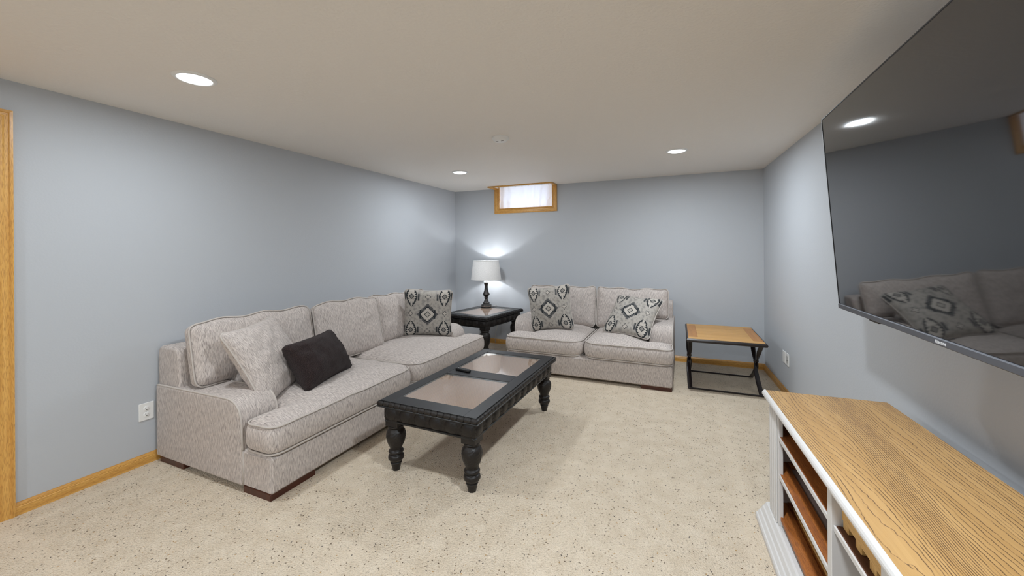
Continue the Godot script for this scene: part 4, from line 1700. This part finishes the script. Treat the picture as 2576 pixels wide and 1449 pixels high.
# ---------------------------------------------------------------- throw pillows
func pillow_mesh(w: float, h: float, th: float, pinch: float, seed_: int, wrinkle: float) -> Array:
	var nz := FastNoiseLite.new()
	nz.seed = seed_
	nz.frequency = 1.0
	var f := func(u: float, v: float, s: float) -> Vector3:
		var a := 2.0 * u - 1.0
		var b := 2.0 * v - 1.0
		# ease the samples out to the seam
		a = sin(a * PI / 2.0)
		b = sin(b * PI / 2.0)
		var x := w / 2.0 * a * (1.0 - pinch * (1.0 - b * b) * a * a)
		var y := h / 2.0 * b * (1.0 - pinch * (1.0 - a * a) * b * b)
		# round the corners off
		var k := maxf(0.0, absf(a) + absf(b) - 1.86) / 0.14
		x *= 1.0 - 0.06 * k
		y *= 1.0 - 0.06 * k
		var e := (1.0 - a * a) * (1.0 - b * b)
		var z := th / 2.0 * pow(e, 0.42)
		var near := 1.0 - pow(e, 0.35)
		z += wrinkle * (nz.get_noise_2d(a * 1.6, b * 1.6) * 0.018 * pow(e, 0.3))
		# pleats running in from the seam
		var along := b if absf(a) > absf(b) else a
		z += wrinkle * 0.006 * nz.get_noise_2d(along * 14.0, (absf(a) + absf(b)) * 1.1 + s * 5.0) * near * pow(e, 0.25) * 2.0
		return Vector3(x, y, s * z)
	var st := tool()
	st.set_smooth_group(0)
	var n := 44
	for s in [1.0, -1.0]:
		for j in n:
			for i in n:
				var ps := []
				var us := []
				for q in [[0, 0], [1, 0], [1, 1], [0, 1]]:
					var u: float = float(i + q[0]) / n
					var v: float = float(j + q[1]) / n
					if s < 0:
						u = 1.0 - u
					ps.append(f.call(u, v, s))
					us.append(Vector2(0.5 + 0.5 * sin((2.0 * u - 1.0) * PI / 2.0), 0.5 - 0.5 * sin((2.0 * v - 1.0) * PI / 2.0)))
				quad(st, ps[0], ps[1], ps[2], ps[3], us[0], us[1], us[2], us[3])
	var path := []
	for k in 160:
		var q := k / 40.0
		var e := fmod(q, 1.0)
		var uv := Vector2(e, 0)
		if q >= 1.0:
			uv = Vector2(1, e)
		if q >= 2.0:
			uv = Vector2(1.0 - e, 1)
		if q >= 3.0:
			uv = Vector2(0, 1.0 - e)
		path.append(f.call(uv.x, uv.y, 1.0))
	return [done(st), path]


func pillow(label: String, called: String, w: float, h: float, th: float, pinch: float, seed_: int, mat: Material, right: Vector3, up: Vector3, at: Vector3, pipe: Material, wrinkle := 1.0) -> Node3D:
	var t := thing(called, label, "pillow", at, 0.0, "throw pillows on the two sofas")
	right = right.normalized()
	up = (up - right * up.dot(right)).normalized()
	t.basis = Basis(right, up, right.cross(up))
	var m := pillow_mesh(w, h, th, pinch, seed_, wrinkle)
	var body := obj("cover", m[0], mat, t)
	if pipe:
		var st := tool()
		tube(st, m[1], 0.006, true, 8)
		obj("piping", done(st), pipe, body)
	return t


func pillows() -> void:
	pillow("grey tweed throw pillow with piping, leaning in the near corner of the long sofa", "throw_pillow", 0.55, 0.54, 0.20, 0.09, 501, M.fabric, Vector3(-0.409, 0.046, -0.911), Vector3(-0.437, 0.867, 0.24), Vector3(0.626, 0.66, 3.456), M.piping)
	pillow("small dark brown plush pillow lying on the long sofa's seat", "throw_pillow", 0.53, 0.36, 0.23, 0.09, 502, M.dark_plush, Vector3(-0.247, 0.027, -0.969), Vector3(-0.508, 0.848, 0.153), Vector3(0.80, 0.605, 3.187), null, 1.3)
	pillow("black and grey medallion-print pillow at the far end of the long sofa", "throw_pillow", 0.53, 0.52, 0.19, 0.07, 503, M.print, Vector3(0.854, -0.04, -0.518), Vector3(0.05, 0.99, 0.02), Vector3(0.662, 0.70, 1.654), M.piping, 0.6)
	pillow("black and grey medallion-print pillow upright at the left end of the loveseat", "throw_pillow", 0.53, 0.53, 0.20, 0.10, 504, M.print, Vector3(0.989, 0.122, -0.079), Vector3(-0.11, 0.985, -0.08), Vector3(1.817, 0.70, 0.84), M.piping, 0.8)
	pillow("black and grey medallion-print pillow slumped at the right end of the loveseat", "throw_pillow", 0.55, 0.55, 0.20, 0.10, 505, M.print, Vector3(0.948, -0.033, 0.316), Vector3(0.25, 0.694, -0.675), Vector3(2.737, 0.645, 0.72), M.piping, 0.8)


# ---------------------------------------------------------------- plates, remote
func wall_plate(called: String, label: String, category: String, at: Vector3, bas: Basis, w: float, h: float, kind: String) -> void:
	var t := thing(called, label, category, at)
	t.basis = bas
	var st := tool()
	box(st, Vector3(0, 0, 0.003), Vector3(w, h, 0.006), 0.0025, 1)
	obj("plate", done(st), M.white_plastic, t)
	if kind == "outlet":
		for s in [-1.0, 1.0]:
			st = tool()
			lathe(st, [Vector2(0.0165, 0.0), Vector2(0.0165, 0.0028), Vector2(0.0155, 0.0034), Vector2(0.0, 0.0034)], 28)
			var face := obj("socket_face", done(st), M.white_plastic, t, Transform3D(Basis(Vector3.RIGHT, PI / 2.0), Vector3(0, s * 0.0195, 0.0055)))
			for q in [[-0.0063, 0.004, 0.0022, 0.0085], [0.0063, 0.004, 0.0022, 0.0075], [0.0, -0.0075, 0.0048, 0.0048]]:
				obj("slot", one_box(Vector3(q[2], 0.001, q[3]), 0.0002, 0, Vector3(q[0], 0.0034, -q[1])), M.dark_slot, face)
		obj("screw", one_box(Vector3(0.005, 0.005, 0.0012), 0.0005, 0, Vector3(0, 0, 0.0062)), M.grey_plastic, t)
	elif kind == "jack":
		obj("insert", one_box(Vector3(0.036, 0.068, 0.002), 0.0006, 1, Vector3(0, 0, 0.0065)), M.grey_plastic, t)
		obj("jack", one_box(Vector3(0.013, 0.010, 0.002), 0.0006, 0, Vector3(0.002, -0.008, 0.0075)), M.dark_slot, t)
	else:
		obj("insert", one_box(Vector3(0.034, 0.067, 0.0016), 0.0006, 1, Vector3(0, 0, 0.0066)), M.white_plastic, t)
		for s in [-1.0, 1.0]:
			obj("screw", one_box(Vector3(0.005, 0.005, 0.0012), 0.0005, 0, Vector3(0, s * 0.046, 0.0062)), M.grey_plastic, t)


func small_things() -> void:
	wall_plate("wall_outlet", "white double wall outlet low on the left wall beside the long sofa", "outlet", Vector3(0.0, 0.343, 3.855), Basis(Vector3.UP, PI / 2.0), 0.080, 0.114, "outlet")
	var rb := Basis(Vector3.UP, -PI / 2.0 + atan(LEAN))
	wall_plate("wall_plate", "plain white wall plate low on the right wall, the one nearer the corner", "wall plate", Vector3(right_x(0.80), 0.353, 0.80), rb, 0.090, 0.114, "switch")
	wall_plate("wall_plate", "white wall plate with a grey insert on the right wall, nearer the television", "wall plate", Vector3(right_x(0.908), 0.353, 0.908), rb, 0.090, 0.114, "jack")
	# remote control on the coffee table's middle rail
	var t := thing("remote_control", "small black remote control lying on the coffee table's middle rail", "remote control", Vector3(1.686, 0.4556, 2.632), deg_to_rad(-11))
	var st := tool()
	var sdf := func(x: float, y: float, z: float) -> float:
		var d := box2(x, z, -0.070, 0.070, -0.019, 0.019, 0.014)
		var rr := 0.005
		var dd := d + rr
		var dy := absf(y - 0.009) - 0.009 + 0.02 * z * z + rr
		return Vector2(maxf(dd, 0.0), maxf(dy, 0.0)).length() + minf(maxf(dd, dy), 0.0) - rr
	obj("body", net(sdf, Vector3(-0.078, -0.006, -0.026), Vector3(0.078, 0.024, 0.026), 0.003), M.tv_black, t)
	for k in 4:
		st = tool()
		lathe(st, [Vector2(0.004, 0.0), Vector2(0.004, 0.001), Vector2(0.003, 0.0016), Vector2(0.0, 0.0016)], 12)
		obj("button", done(st), M.grey_plastic if k == 0 else M.dark_slot, t, Transform3D(Basis.IDENTITY, Vector3(-0.045 + 0.022 * k, 0.0178, 0.0)))
